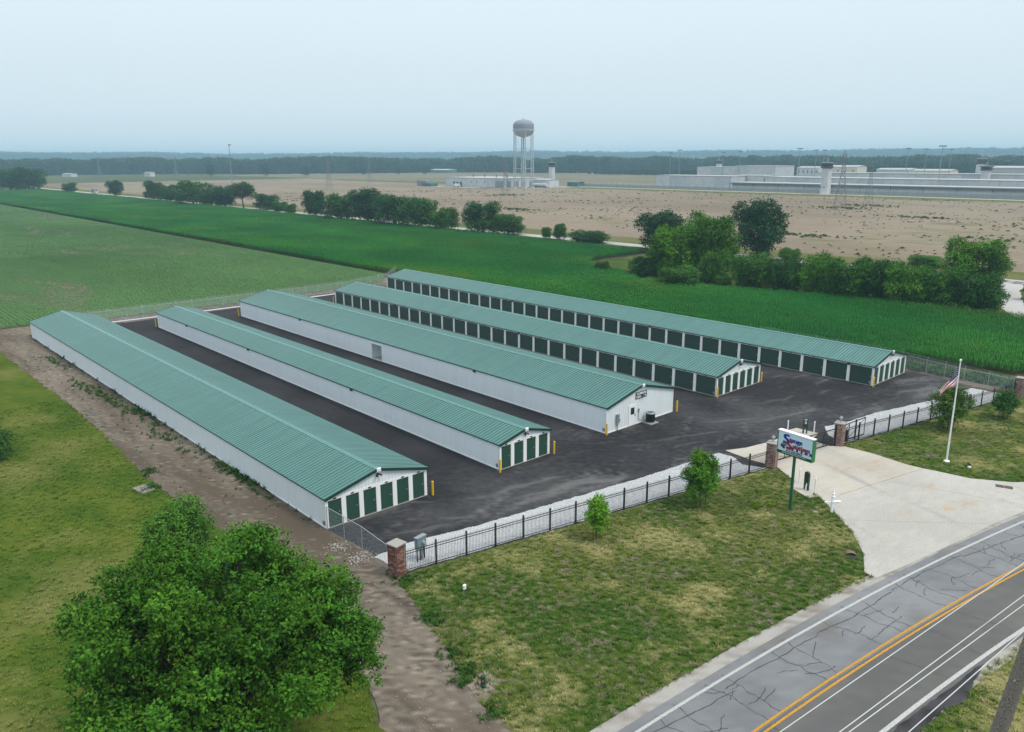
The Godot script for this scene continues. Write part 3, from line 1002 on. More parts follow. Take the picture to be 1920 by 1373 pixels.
	q.span(Vector3(-1.17, 1.40, -0.74), Vector3(-1.02, 1.62, -0.62))
	part("disconnect_box", q, M.steel_grey, a)

	for spot in [[35.95, -49.35, "yellow bollard at the free corner of the long hall beside dirt track"], [43.25, -49.3, "yellow bollard at the bare wall corner of the four door hall"], [50.0, -49.35, "yellow bollard at the door side corner of the four door hall"], [57.5, -49.45, "yellow bollard near the grey electrical cabinet of the climate hall"], [68.85, -49.35, "yellow bollard beyond the air conditioner at the climate hall corner"], [76.6, -49.4, "yellow bollard at green door corner of hall behind climate hall"], [86.3, -49.6, "yellow bollard facing the longest hall at the free gable corner"], [94.1, -39.25, "yellow bollard at the gable corner of the longest hall"], [43.3, -135.0, "yellow bollard at the rear corner of the four door hall"], [57.4, -134.9, "yellow bollard at the rear corner of the climate hall"], [76.45, -135.3, "yellow bollard at the rear corner of the hall lined with doors"]]:
		var o := thing("bollard", spot[2], "bollard", Vector3(spot[0], 0.0, spot[1]), 0.0, "yellow bollards guarding building corners")
		q = Shape.new()
		q.lathe([Vector2(0.09, 0.0), Vector2(0.09, 1.14)], 14)
		part("post", q, M.bollard_yellow, o)
		q = Shape.new()
		q.lathe([Vector2(0.094, 1.12), Vector2(0.094, 1.18), Vector2(0.075, 1.225), Vector2(0.04, 1.245), Vector2(0.0, 1.25)], 14)
		part("cap", q, M.bollard_yellow, o)


# flat raised letters: centre of the line, its height and width
func lettering(text: String, parent: Node, at: Vector3, high: float, m: Material, wide: float, bold := true, serif := false, called := "lettering") -> MeshInstance3D:
	var f := SystemFont.new()
	f.font_names = PackedStringArray(["Droid Serif" if serif else "Droid Sans"])
	f.font_weight = 700 if bold else 400
	var t := TextMesh.new()
	t.text = text
	t.font = f
	t.font_size = 64
	t.pixel_size = 0.01
	t.depth = 0.01
	t.curve_step = 2.0
	t.material = m
	var o := MeshInstance3D.new()
	o.name = called
	o.mesh = t
	parent.add_child(o, true)
	var b := t.get_aabb()
	o.scale = Vector3(wide / maxf(b.size.x, 0.01), high / maxf(b.size.y, 0.01), 1.0)
	o.position = at - b.get_center() * o.scale
	if bold:
		# a second stroke beside the first gives the heavy face of the sign
		for k in 2:
			var w := MeshInstance3D.new()
			w.name = called
			w.mesh = t
			parent.add_child(w, true)
			w.scale = o.scale
			w.position = o.position + Vector3(high * 0.045 * (1 - 2 * k), 0, 0.0015 * (k + 1))
	return o


func brick_pillar(label: String, at: Vector3, turn: float, side: float, high: float, pale: bool, lamp: bool) -> void:
	var o := thing("brick_pillar", label, "pillar", at, turn)
	var r := RandomNumberGenerator.new()
	r.seed = int(absf(at.x) * 100.0)
	var core := Shape.new()
	core.span(Vector3(-side * 0.5 + 0.03, 0, -side * 0.5 + 0.03), Vector3(side * 0.5 - 0.03, high, side * 0.5 - 0.03))
	part("mortar_core", core, M.mortar, o)
	var courses := int(high / 0.0875)
	var ch := high / courses
	var per := 3
	var bw := side / per
	var sb := Shape.new()
	sb.span(Vector3(-bw * 0.5 + 0.007, 0.006, -0.04), Vector3(bw * 0.5 - 0.007, ch - 0.006, 0.04))
	var half := Shape.new()
	half.span(Vector3(-bw * 0.25 + 0.007, 0.006, -0.04), Vector3(bw * 0.25 - 0.007, ch - 0.006, 0.04))
	var full := []
	var halves := []
	for k in 4:
		var m: Material = M["pale_brick_%d" % k] if pale else M["brick_%d" % k]
		full.append(sb.mesh(m))
		halves.append(half.mesh(m))
	for j in courses:
		for f in 4:
			var t := Transform3D(Basis(Vector3.UP, f * PI / 2), Vector3.ZERO)
			# alternate courses start with a half brick, and each side ends short of the next one's face
			var x := -side * 0.5
			var lay := [1.0, 1.0, 0.6] if j % 2 == 0 else [0.5, 1.0, 1.0]
			for q in lay:
				var w: float = bw * q
				var last := x + w > side * 0.5 - 0.09
				if last:
					w = side * 0.5 - 0.085 - x
				if w < 0.05:
					continue
				var k := r.randi() % 4
				var mesh: Mesh = full[k]
				put("brick", mesh, o, t * Transform3D(Basis.from_scale(Vector3(w / bw, 1, 1)), Vector3(x + w * 0.5, ch * j, side * 0.5 - 0.04 + r.randf_range(-0.004, 0.006))))
				x += w
	var c := Shape.new()
	c.span(Vector3(-side * 0.5 - 0.06, high, -side * 0.5 - 0.06), Vector3(side * 0.5 + 0.06, high + 0.08, side * 0.5 + 0.06))
	var hs := side * 0.5 + 0.06
	var apex := [Vector3(-0.1, high + 0.12, -0.1), Vector3(0.1, high + 0.12, -0.1), Vector3(0.1, high + 0.12, 0.1), Vector3(-0.1, high + 0.12, 0.1)]
	var base := [Vector3(-hs, high + 0.08, -hs), Vector3(hs, high + 0.08, -hs), Vector3(hs, high + 0.08, hs), Vector3(-hs, high + 0.08, hs)]
	for k in 4:
		c.quad(apex[k], base[k], base[(k + 1) % 4], apex[(k + 1) % 4])
	c.quad(apex[0], apex[1], apex[2], apex[3])
	part("coping", c, M.cast_stone, o)
	if lamp:
		var l := thing("lantern", "small grey lantern on the gate pillar beside the big sign" if at.x < 65.0 else "small grey lantern on the gate pillar at folded gate frame", "lantern", at + Vector3(0, high + 0.12, 0), turn, "lanterns on the gate pillars")
		var s := Shape.new()
		s.lathe([Vector2(0.10, 0.0), Vector2(0.10, 0.03), Vector2(0.04, 0.06), Vector2(0.03, 0.16), Vector2(0.07, 0.19), Vector2(0.11, 0.22)], 8)
		part("stem", s, M.steel_grey, l)
		s = Shape.new()
		s.lathe([Vector2(0.10, 0.22), Vector2(0.14, 0.42)], 6, Vector3.ZERO, false)
		part("glass", s, M.lens, l)
		s = Shape.new()
		s.lathe([Vector2(0.19, 0.42), Vector2(0.17, 0.46), Vector2(0.06, 0.56), Vector2(0.02, 0.58), Vector2(0.025, 0.62), Vector2(0.0, 0.65)], 6, Vector3.ZERO, false)
		s.lathe([Vector2(0.0, 0.42), Vector2(0.19, 0.42)], 6)
		part("hood", s, M.steel_grey, l)


func iron_fence(label: String, a: Vector3, b: Vector3, bays: int, gap: float, flip: bool) -> void:
	var d := b - a
	var turn := atan2(-d.z, d.x)
	var o := thing("iron_fence", label, "fence", a, turn)
	var ln := d.length()
	var bay := ln / bays
	var ps := Shape.new()
	ps.span(Vector3(-0.05, 0.0, -0.05), Vector3(0.05, 1.76, 0.05))
	var post := ps.mesh(M.black_metal)
	ps = Shape.new()
	ps.span(Vector3(-0.06, 1.761, -0.06), Vector3(0.06, 1.80, 0.06))
	var cap := ps.mesh(M.black_metal)
	for i in range(0, bays + 1):
		if i == 0 or i == bays:
			continue
		var p := put("post", post, o, Transform3D(Basis(), Vector3(bay * i, 0, 0)))
		put("cap", cap, p, Transform3D.IDENTITY)
	var rs := Shape.new()
	rs.span(Vector3(0.04, -0.02, -0.018), Vector3(bay - 0.04, 0.02, 0.018))
	var rail := rs.mesh(M.black_metal)
	for i in bays:
		for y in [0.17, 1.33, 1.50]:
			put("rail", rail, o, Transform3D(Basis(), Vector3(bay * i, y, 0)))
	var k := Shape.new()
	k.span(Vector3(-0.008, 0.06, -0.008), Vector3(0.008, 1.60, 0.008))
	k.tube(Vector3(0, 1.60, 0), Vector3(0, 1.70, 0), 0.011, 0.001, 4, false)
	var picket := k.mesh(M.black_metal)
	var rest := Shape.new()
	var per := int(round(bay / gap))
	var count := 0
	for i in bays:
		for j in range(1, per):
			var x := bay * i + bay * j / per
			if flip:
				x = ln - x
			if count < 300:
				put("picket", picket, o, Transform3D(Basis(), Vector3(x, 0, 0)))
			else:
				rest.join(k, Transform3D(Basis(), Vector3(x, 0, 0)))
			count += 1
	if rest.v.size():
		var q := part("picket_run", rest, M.black_metal, o)
		q.set_meta("kind", "stuff")


func chain_fence(label: String, pts: Array, high: float, post_gap: float, barb: bool) -> void:
	var o := thing("chain_link_fence", label, "fence", Vector3(pts[0][0], 0, pts[0][1]))
	var org := Vector3(pts[0][0], 0, pts[0][1])
	var net := Shape.new()
	net.with_uv = true
	var ps := Shape.new()
	ps.tube(Vector3.ZERO, Vector3(0, high, 0), 0.032, 0.032, 8)
	if barb:
		ps.bar(Vector3(0, high - 0.02, 0), Vector3(0.0, high + 0.36, 0.12), 0.03)
	var post := ps.mesh(M.galvanised)
	for i in pts.size() - 1:
		var a := Vector3(pts[i][0], 0.02, pts[i][1]) - org
		var b := Vector3(pts[i + 1][0], 0.02, pts[i + 1][1]) - org
		var d := b - a
		var n := maxi(1, int(round(d.length() / post_gap)))
		for j in n + (1 if i == pts.size() - 2 else 0):
			put("post", post, o, Transform3D(Basis(Vector3.UP, atan2(d.x, d.z) + PI / 2), a.lerp(b, float(j) / n) - Vector3(0, 0.02, 0)))
		var rl := Shape.new()
		rl.tube(a + Vector3(0, high - 0.03, 0), b + Vector3(0, high - 0.03, 0), 0.022, 0.022, 6)
		if barb:
			var side := d.cross(Vector3.UP).normalized()
			for q in 3:
				var up := Vector3(0, high + 0.1 + 0.12 * q, 0)
				rl.tube(a + up, b + up, 0.006, 0.006, 4, false)
		part("top_rail", rl, M.galvanised, o)
		var k := net.v.size()
		net.quad(a + Vector3(0, high - 0.03, 0), b + Vector3(0, high - 0.03, 0), b, a)
		var w := d.length() / 0.08
		var h := high / 0.08
		net.uv[k] = Vector2(0, 0); net.uv[k + 1] = Vector2(w, 0); net.uv[k + 2] = Vector2(w, h); net.uv[k + 3] = Vector2(0, h)
	part("wire_mesh", net, M.chain_link, o)


func build_fences() -> void:
	var ft := atan2(6.45, 35.3)
	brick_pillar("red brick pillar with a stone cap where chain link meets iron fence", Vector3(26.45, 0, -40.5), ft, 0.86, 2.25, false, false)
	brick_pillar("brick gate pillar with lantern beside the big sign", Vector3(61.9, 0, -33.95), ft, 0.84, 2.25, true, true)
	brick_pillar("brick gate pillar with lantern at the folded gate frame", Vector3(71.7, 0, -32.55), ft, 0.84, 2.2, true, true)
	brick_pillar("brick pillar at the corn field end of the iron fence", Vector3(102.4, 0, -26.2), ft, 0.84, 2.2, true, false)
	iron_fence("black iron picket fence between red brick pillar and gate", Vector3(26.95, 0, -40.4), Vector3(61.42, 0, -34.05), 15, 0.115, false)
	iron_fence("black iron picket fence between gate and corn field pillar", Vector3(72.2, 0, -32.4), Vector3(101.9, 0, -26.35), 13, 0.13, false)
	chain_fence("chain link fence joining the long hall to the red brick pillar", [[26.4, -49.55], [26.55, -45.0], [26.3, -41.15]], 1.85, 3.0, false)
	chain_fence("chain link fence with barbed wire along the yard's rear edge", [[27.5, -142.0], [36, -145.2], [62, -145.4], [85, -146.2], [99, -150.8], [106.5, -158.5]], 1.9, 3.0, true)
	chain_fence("chain link fence with barbed wire between longest hall and corn", [[106.4, -62.0], [106.2, -44.0], [104.6, -37.3], [103.5, -32.5], [102.6, -26.9]], 1.9, 3.1, true)

	# sliding gate hung between the gate pillars, its tail running on behind the fence
	var a := Vector3(62.5, 0, -34.35)
	var b := Vector3(76.0, 0, -32.1)
	var d := b - a
	var g := thing("sliding_gate", "black sliding gate with diagonal braces between lantern pillars", "gate", a, atan2(-d.z, d.x))
	var ln := d.length()
	var leaf := 9.2
	var q := Shape.new()
	q.bar(Vector3(0, 1.62, 0), Vector3(leaf, 1.62, 0), 0.05, 0.08)
	q.bar(Vector3(0, 0.18, 0), Vector3(ln, 0.18, 0), 0.06, 0.10)
	part("rail", q, M.black_metal, g)
	q = Shape.new()
	q.bar(Vector3(leaf, 1.62, 0), Vector3(ln, 1.95, 0), 0.05, 0.08)
	q.bar(Vector3(ln, 0.18, 0), Vector3(ln, 1.95, 0), 0.05)
	q.bar(Vector3(leaf + 0.3, 0.2, 0), Vector3(leaf + 2.0, 1.7, 0), 0.035)
	q.bar(Vector3(leaf + 2.0, 0.2, 0), Vector3(leaf + 2.0, 1.7, 0), 0.05)
	q.bar(Vector3(leaf + 2.0, 0.25, 0), Vector3(ln, 1.9, 0), 0.035)
	part("counterweight_frame", q, M.black_metal, g)
	for i in 6:
		q = Shape.new()
		var x := leaf * i / 5.0
		q.bar(Vector3(x, 0.18, 0), Vector3(x, 1.62, 0), 0.05)
		part("stile", q, M.black_metal, g)
		if i < 5:
			q = Shape.new()
			var up := i % 2 == 0
			q.bar(Vector3(x, 0.24 if not up else 0.95, 0.0), Vector3(x + leaf / 5.0, 0.95 if not up else 0.24, 0), 0.03)
			q.bar(Vector3(x, 0.95, 0), Vector3(x + leaf / 5.0, 0.95, 0), 0.025)
			part("brace", q, M.black_metal, g)
	var ks := Shape.new()
	ks.span(Vector3(-0.007, 0.2, -0.007), Vector3(0.007, 1.6, 0.007))
	var pk := ks.mesh(M.black_metal)
	for i in 74:
		put("picket", pk, g, Transform3D(Basis(), Vector3(0.12 + 0.122 * i, 0, 0.012)))
	for x in [leaf - 0.35, leaf + 2.75]:
		var p := thing("gate_post", "black steel roller post hard against the lantern pillar" if x < leaf else "black steel roller post standing in the gate's tail frame", "post", a + d.normalized() * x + Vector3(-0.03, 0, 0.19), atan2(-d.z, d.x), "roller posts of the sliding gate")
		q = Shape.new()
		q.span(Vector3(-0.055, 0, -0.055), Vector3(0.055, 2.05, 0.055))
		part("shaft", q, M.black_metal, p)
		q = Shape.new()
		q.span(Vector3(-0.07, 2.05, -0.07), Vector3(0.07, 2.08, 0.07))
		part("cap", q, M.black_metal, p)
	var op := thing("gate_operator", "black gate motor cabinet behind the pillar with folded gate frame", "gate motor", Vector3(73.1, 0.02, -32.75), atan2(-d.z, d.x))
	q = Shape.new()
	q.span(Vector3(-0.28, 0.1, -0.24), Vector3(0.28, 1.05, 0.24))
	part("housing", q, M.black_metal, op)
	q = Shape.new()
	q.span(Vector3(-0.31, 1.05, -0.27), Vector3(0.31, 1.11, 0.27))
	q.span(Vector3(-0.34, 0.0, -0.3), Vector3(0.34, 0.1, 0.3))
	part("lid", q, M.dark_fitting, op)


func keypad_stand(label: String, at: Vector3, turn: float, plates: bool) -> void:
	var o := thing("keypad_stand", label, "keypad", at, turn, "gate keypad stands")
	# board with rounded head on two legs
	var pts := PackedVector2Array()
	for i in 13:
		var a := PI * i / 12.0
		pts.append(Vector2(cos(a) * 0.23, 1.38 + sin(a) * 0.23))
	pts.append(Vector2(-0.23, 0.62))
	pts.append(Vector2(0.23, 0.62))
	var s := Shape.new()
	var t := Geometry2D.triangulate_polygon(pts)
	for z in [0.09, -0.09]:
		for i in t.size() / 3:
			var p := [pts[t[i * 3]], pts[t[i * 3 + 1]], pts[t[i * 3 + 2]]]
			var cw: bool = (p[1] - p[0]).cross(p[2] - p[0]) < 0.0
			if (z > 0) != cw:
				p.reverse()
			s.tri(Vector3(p[0].x, p[0].y, z), Vector3(p[1].x, p[1].y, z), Vector3(p[2].x, p[2].y, z))
	for i in pts.size():
		var p := pts[i]
		var q := pts[(i + 1) % pts.size()]
		s.quad(Vector3(p.x, p.y, 0.09), Vector3(p.x, p.y, -0.09), Vector3(q.x, q.y, -0.09), Vector3(q.x, q.y, 0.09))
	part("board", s, M.keypad_green, o)
	for x in [-0.17, 0.17]:
		s = Shape.new()
		s.span(Vector3(x - 0.055, 0.0, -0.085), Vector3(x + 0.055, 0.62, 0.085))
		part("leg", s, M.keypad_green, o)
	s = Shape.new()
	s.span(Vector3(-0.08, 0.0, -0.06), Vector3(0.08, 0.35, 0.06))
	part("conduit_box", s, M.plastic_white, o)
	if plates:
		s = Shape.new()
		s.span(Vector3(-0.12, 1.38, 0.09), Vector3(0.12, 1.48, 0.10))
		part("notice", s, M.print_white, o)
		s = Shape.new()
		s.span(Vector3(-0.09, 1.02, 0.09), Vector3(0.09, 1.24, 0.12))
		var k := part("keypad", s, M.print_white, o)
		s = Shape.new()
		s.span(Vector3(-0.05, 1.07, 0.121), Vector3(0.05, 1.19, 0.126))
		part("buttons", s, M.steel_grey, k)


func slim_post(label: String, at: Vector3, high: float) -> void:
	var o := thing("safety_post", label, "post", at, 0.0, "white pipe posts beside keypads")
	var s := Shape.new()
	s.lathe([Vector2(0.06, 0.0), Vector2(0.06, high - 0.04)], 12)
	part("pipe", s, M.plastic_white, o)
	s = Shape.new()
	s.lathe([Vector2(0.064, high - 0.06), Vector2(0.064, high - 0.02), Vector2(0.04, high), Vector2(0.0, high + 0.008)], 12)
	part("cap", s, M.plastic_white, o)


func sign_board() -> void:
	var o := thing("pole_sign", "white lit sign box reading Storage Solutions Annex on green pole", "sign", Vector3(54.74, 0, -28.14), deg_to_rad(-96.7))
	var s := Shape.new()
	s.tube(Vector3.ZERO, Vector3(0, 4.46, 0), 0.13, 0.115, 14)
	part("pole", s, M.pole_green, o)
	# box of the sign: 3.12 m by 1.83 m
	var x0 := -1.51
	var x1 := 1.61
	var y0 := 4.46
	var y1 := 6.29
	s = Shape.new()
	s.span(Vector3(x0 + 0.04, y0 + 0.04, -0.17), Vector3(x1 - 0.04, y1 - 0.04, 0.17))
	part("face", s, M.sign_face, o)
	s = Shape.new()
	s.span(Vector3(x0, y1 - 0.04, -0.21), Vector3(x1, y1 + 0.02, 0.21))
	part("top_edge", s, M.print_white, o)
	for x in [x0, x1 - 0.05]:
		s = Shape.new()
		s.span(Vector3(x, y0, -0.205), Vector3(x + 0.05, y1 - 0.04, 0.205))
		part("side_edge", s, M.sign_green, o)
	s = Shape.new()
	s.span(Vector3(x0 + 0.05, y0 - 0.002, -0.20), Vector3(x1 - 0.05, y0 + 0.05, 0.20))
	part("bottom_edge", s, M.sign_green_dark, o)
	s = Shape.new()
	s.span(Vector3(x0 + 0.05, y0 + 0.05, 0.171), Vector3(x1 - 0.05, y0 + 0.24, 0.179))
	part("green_band", s, M.sign_green_dark, o)
	s = Shape.new()
	s.span(Vector3(-0.68, y0 + 0.46, 0.171), Vector3(x1 - 0.05, y0 + 0.68, 0.178))
	part("blue_band", s, M.print_blue, o)
	lettering("S", o, Vector3(-0.72, y1 - 0.56, 0.182), 0.74, M.print_blue, 0.52)
	lettering("torage", o, Vector3(0.11, y1 - 0.63, 0.182), 0.42, M.print_blue, 1.1)
	lettering("S", o, Vector3(-0.42, y1 - 1.00, 0.188), 0.68, M.print_red, 0.46)
	lettering("olutions", o, Vector3(0.62, y1 - 1.00, 0.182), 0.38, M.print_red, 1.5)
	for k in 5:
		lettering("ANNEX"[k], o, Vector3(-0.32 + 0.40 * k, y0 + 0.57, 0.184), 0.165, M.print_white, 0.19)
	lettering("812-243-9052", o, Vector3(0.02, y0 + 0.35, 0.182), 0.14, M.print_black, 1.42)
	lettering("www.StorageSolutionsTH.com", o, Vector3(0.02, y0 + 0.14, 0.186), 0.10, M.print_white, 2.1, false)
	# padlock emblem
	var e := Shape.new()
	var tilt := Basis(Vector3(0, 0, 1), -0.55)
	e.box(Vector3(-0.93, y0 + 0.72, 0.178), Vector3(0.42, 0.50, 0.012), tilt)
	part("padlock_body", e, M.steel_grey, o)
	e = Shape.new()
	e.box(Vector3(-0.93, y0 + 0.72, 0.184) + tilt * Vector3(0, -0.16, 0), Vector3(0.415, 0.17, 0.012), tilt)
	e.box(Vector3(-0.93, y0 + 0.72, 0.184) + tilt * Vector3(0.02, 0.03, 0), Vector3(0.13, 0.13, 0.012), tilt)
	part("padlock_detail", e, M.print_black, o)
	e = Shape.new()
	for i in 8:
		var a0 := PI * i / 8.0
		var a1 := PI * (i + 1) / 8.0
		var c := Vector3(-0.93, y0 + 0.72, 0.178)
		e.bar(c + tilt * Vector3(cos(a0) * 0.15, 0.25 + sin(a0) * 0.18, 0), c + tilt * Vector3(cos(a1) * 0.15, 0.25 + sin(a1) * 0.18, 0), 0.05, 0.02)
	part("padlock_shackle", e, M.steel_grey, o)


func flag_pole() -> void:
	var o := thing("flagpole", "tall white flagpole with ball finial on lawn by driveway", "flagpole", Vector3(74.78, 0, -23.93))
	var s := Shape.new()
	s.tube(Vector3(0, 0.05, 0), Vector3(0, 9.3, 0), 0.085, 0.045, 14)
	part("shaft", s, M.plastic_white, o)
	s = Shape.new()
	s.lathe([Vector2(0.0, 9.30), Vector2(0.06, 9.33), Vector2(0.10, 9.40), Vector2(0.10, 9.45), Vector2(0.06, 9.52), Vector2(0.0, 9.55)], 14)
	part("finial", s, M.plastic_white, o)
	s = Shape.new()
	s.lathe([Vector2(0.28, 0.0), Vector2(0.27, 0.05), Vector2(0.13, 0.10), Vector2(0.085, 0.2)], 14)
	part("base_collar", s, M.plastic_white, o)
	s = Shape.new()
	s.tube(Vector3(-0.09, 1.1, 0.05), Vector3(-0.06, 9.2, 0.03), 0.007, 0.007, 4, false)
	part("halyard", s, M.print_white, o)

	# flag print: stripes, canton and stars
	var im := Image.create(400, 210, false, Image.FORMAT_RGB8)
	for k in 13:
		im.fill_rect(Rect2i(0, int(round(k * 210.0 / 13)), 400, int(ceil(210.0 / 13)) + 1), Color(0.60, 0.04, 0.09) if k % 2 == 0 else Color(0.86, 0.86, 0.87))
	im.fill_rect(Rect2i(0, 0, 168, 113), Color(0.05, 0.07, 0.28))
	for r in 9:
		for c in (6 if r % 2 == 0 else 5):
			im.fill_rect(Rect2i(10 + c * 27 + (0 if r % 2 == 0 else 13), 7 + r * 12, 9, 7), Color(0.95, 0.95, 0.95))
	var m := mat("flag_cloth", Color.WHITE, 0.8, 0.0, 0.2)
	m.albedo_texture = ImageTexture.create_from_image(im)
	m.cull_mode = BaseMaterial3D.CULL_DISABLED
	var f := thing("flag", "American flag hanging limp from the tall white flagpole", "flag", Vector3(74.78, 0, -23.93))
	var cl := Shape.new()
	cl.with_uv = true
	var out := Vector3(-0.72, 0, -0.69)
	var across := Vector3(-0.69, 0, 0.72)
	var nu := 36
	var nv := 20
	for j in nv + 1:
		for i in nu + 1:
			var uu := float(i) / nu
			var vv := float(j) / nv
			# hoist along the pole; the fly end falls, gathering into folds
			var drop := 2.15 * pow(uu, 0.92)
			var reach := 1.5 * uu
			var gather := 1.0 - 0.55 * smoothstep(0.0, 0.75, uu)
			var y := 8.95 - vv * 1.7 * gather - drop
			var fold := sin(vv * 9.0 + uu * 3.0) * 0.13 * smoothstep(0.0, 0.4, uu) + sin(vv * 4.0 - uu * 5.0) * 0.07 * uu
			var swing := (vv - 0.5) * 0.25 * uu
			var p := Vector3(0, y, 0) + out * (reach * (1.0 - 0.22 * vv) + 0.07 + swing * 0.4) + across * fold
			cl.v.append(p)
			cl.uv.append(Vector2(uu, vv))
			cl.c.append(Color.WHITE)
			cl.n.append(Vector3.UP)
	for j in nv:
		for i in nu:
			var k := j * (nu + 1) + i
			cl.ix.append_array(PackedInt32Array([k, k + 1, k + nu + 2, k, k + nu + 2, k + nu + 1]))
	for j in nv + 1:
		for i in nu + 1:
			var k := j * (nu + 1) + i
			var a := cl.v[k + (1 if i < nu else 0)] - cl.v[k - (1 if i > 0 else 0)]
			var b := cl.v[k + (nu + 1 if j < nv else 0)] - cl.v[k - (nu + 1 if j > 0 else 0)]
			cl.n[k] = b.cross(a).normalized()
	part("cloth", cl, m, f)


func build_props() -> void:
	sign_board()
	flag_pole()
	keypad_stand("dark green keypad stand on a small pad outside the gate", Vector3(59.35, 0.03, -29.25), deg_to_rad(75), false)
	keypad_stand("dark green keypad stand with white plates inside the gate", Vector3(72.4, 0.03, -36.4), deg_to_rad(-52), true)
	slim_post("white pipe post beside the keypad stand outside the gate", Vector3(60.2, 0.03, -30.35), 1.32)
	slim_post("white pipe post between keypad stand and white mailbox post", Vector3(59.15, 0.03, -28.4), 1.32)
	slim_post("tall white pipe post behind the big sign inside the gate", Vector3(71.2, 0.03, -37.6), 1.32)
	slim_post("white pipe post between inner keypad stand and sliding gate", Vector3(72.9, 0.03, -35.7), 1.3)

	# ornamental white mailbox post without its box
	var p := thing("mailbox_post", "white turned mailbox post with cross arm at driveway edge", "mailbox post", Vector3(56.75, 0.0, -25.75), deg_to_rad(-40))
	var s := Shape.new()
	s.span(Vector3(-0.085, 0, -0.085), Vector3(0.085, 1.32, 0.085))
	part("shaft", s, M.plastic_white, p)
	s = Shape.new()
	s.lathe([Vector2(0.15, 1.32), Vector2(0.15, 1.37), Vector2(0.08, 1.40), Vector2(0.08, 1.52), Vector2(0.13, 1.55), Vector2(0.13, 1.60), Vector2(0.06, 1.66), Vector2(0.09, 1.76), Vector2(0.04, 1.86), Vector2(0.05, 1.92), Vector2(0.0, 2.04)], 12)
	part("finial", s, M.plastic_white, p)
	s = Shape.new()
	s.span(Vector3(-0.62, 0.84, -0.05), Vector3(0.62, 0.92, 0.05))
	s.span(Vector3(-0.1, 0.921, -0.13), Vector3(0.62, 0.945, 0.13))
	part("cross_arm", s, M.plastic_white, p)
	s = Shape.new()
	s.bar(Vector3(0.09, 0.55, 0), Vector3(0.45, 0.83, 0), 0.05)
	part("brace", s, M.plastic_white, p)

	# drain grate in the driveway
	var g := thing("drain_grate", "pair of dark iron drain grates set in the driveway", "drain", Vector3(72.05, 0.03, -18.4), deg_to_rad(-70))
	for k in 2:
		var fr := Shape.new()
		var x := -0.62 + 0.64 * k
		fr.span(Vector3(x, 0.0, -0.32), Vector3(x + 0.6, 0.012, 0.32))
		part("frame", fr, M.rubber, g)
		for i in 7:
			var bar := Shape.new()
			bar.span(Vector3(x + 0.04 + 0.08 * i, 0.012, -0.28), Vector3(x + 0.08 + 0.08 * i, 0.024, 0.28))
			part("bar", bar, M.rust_steel, g)

	# flood light for the flag
	var l := thing("ground_spotlight", "small black ground spotlight by the flagpole", "spotlight", Vector3(74.7, 0, -22.0))
	s = Shape.new()
	s.lathe([Vector2(0.16, 0.0), Vector2(0.16, 0.05), Vector2(0.05, 0.06), Vector2(0.03, 0.18)], 10)
	part("base", s, M.plastic_white, l)
	s = Shape.new()
	s.tube(Vector3(0.1, 0.18, 0.05), Vector3(-0.1, 0.36, -0.12), 0.08, 0.12, 10)
	part("head", s, M.black_metal, l)

	# post with a small white box on the lawn
	var w := thing("utility_marker", "small white box on a thin grey post in the lawn", "utility box", Vector3(28.0, 0, -35.5), 0.3)
	s = Shape.new()
	s.span(Vector3(-0.025, 0, -0.025), Vector3(0.025, 0.62, 0.025))
	s.tube(Vector3(0.10, 0.0, 0.02), Vector3(0.08, 0.35, 0.02), 0.012, 0.012, 5)
	s.tube(Vector3(0.08, 0.35, 0.02), Vector3(0.03, 0.5, 0.02), 0.012, 0.012, 5)
	part("post", s, M.steel_grey, w)
	s = Shape.new()
	s.span(Vector3(-0.10, 0.5, 0.026), Vector3(0.10, 0.76, 0.15))
	s.span(Vector3(-0.115, 0.76, 0.015), Vector3(0.115, 0.785, 0.165))
	part("box", s, M.plastic_white, w)

	# cable pedestal in bare ground
	var c := thing("cable_pedestal", "dark green round cable pedestal with orange tag in bare soil", "pedestal", Vector3(23.1, 0, -27.8))
	s = Shape.new()
	s.lathe([Vector2(0.15, 0.0), Vector2(0.15, 0.16), Vector2(0.13, 0.18), Vector2(0.13, 0.62), Vector2(0.10, 0.69), Vector2(0.0, 0.71)], 14)
	part("housing", s, M.keypad_green, c)
	s = Shape.new()
	s.box(Vector3(-0.09, 0.45, 0.10), Vector3(0.09, 0.12, 0.006), Basis(Vector3.UP, -0.7))
	part("warning_tag", s, mat("tag_orange", lin(0.5, 0.10, 0.03), 0.6), c)

	# electric meter cabinet behind the iron fence
	var e := thing("meter_cabinet", "grey electric meter cabinet on legs behind iron fence", "electrical box", Vector3(28.75, 0.02, -41.05), atan2(6.45, 35.3))
	s = Shape.new()
	s.span(Vector3(-0.42, 0.95, -0.16), Vector3(0.42, 1.75, 0.14))
	part("cabinet", s, mat("cabinet_teal", lin(0.16, 0.23, 0.25), 0.5), e)
	s = Shape.new()
	s.span(Vector3(-0.46, 1.75, -0.20), Vector3(0.46, 1.80, 0.18))
	part("lid", s, M.steel_grey, e)
	s = Shape.new()
	s.tube(Vector3(0.12, 1.35, 0.14), Vector3(0.12, 1.35, 0.27), 0.12, 0.12, 12)
	part("meter", s, M.lens, e)
	for x in [-0.34, -0.05, 0.12, 0.34]:
		s = Shape.new()
		s.tube(Vector3(x, 0, -0.02), Vector3(x, 0.95, -0.02), 0.05, 0.05, 8)
		part("leg", s, M.dark_fitting, e)
	s = Shape.new()
	s.span(Vector3(-0.10, 0.45, 0.03), Vector3(0.16, 0.9, 0.12))
	part("junction_box", s, M.steel_grey, e)

	# concrete cover in the meadow
	var k2 := thing("concrete_cover", "cracked concrete slab lying in grass by the dirt track", "slab", Vector3(18.9, 0, -66.6), 0.12)
	s = Shape.new()
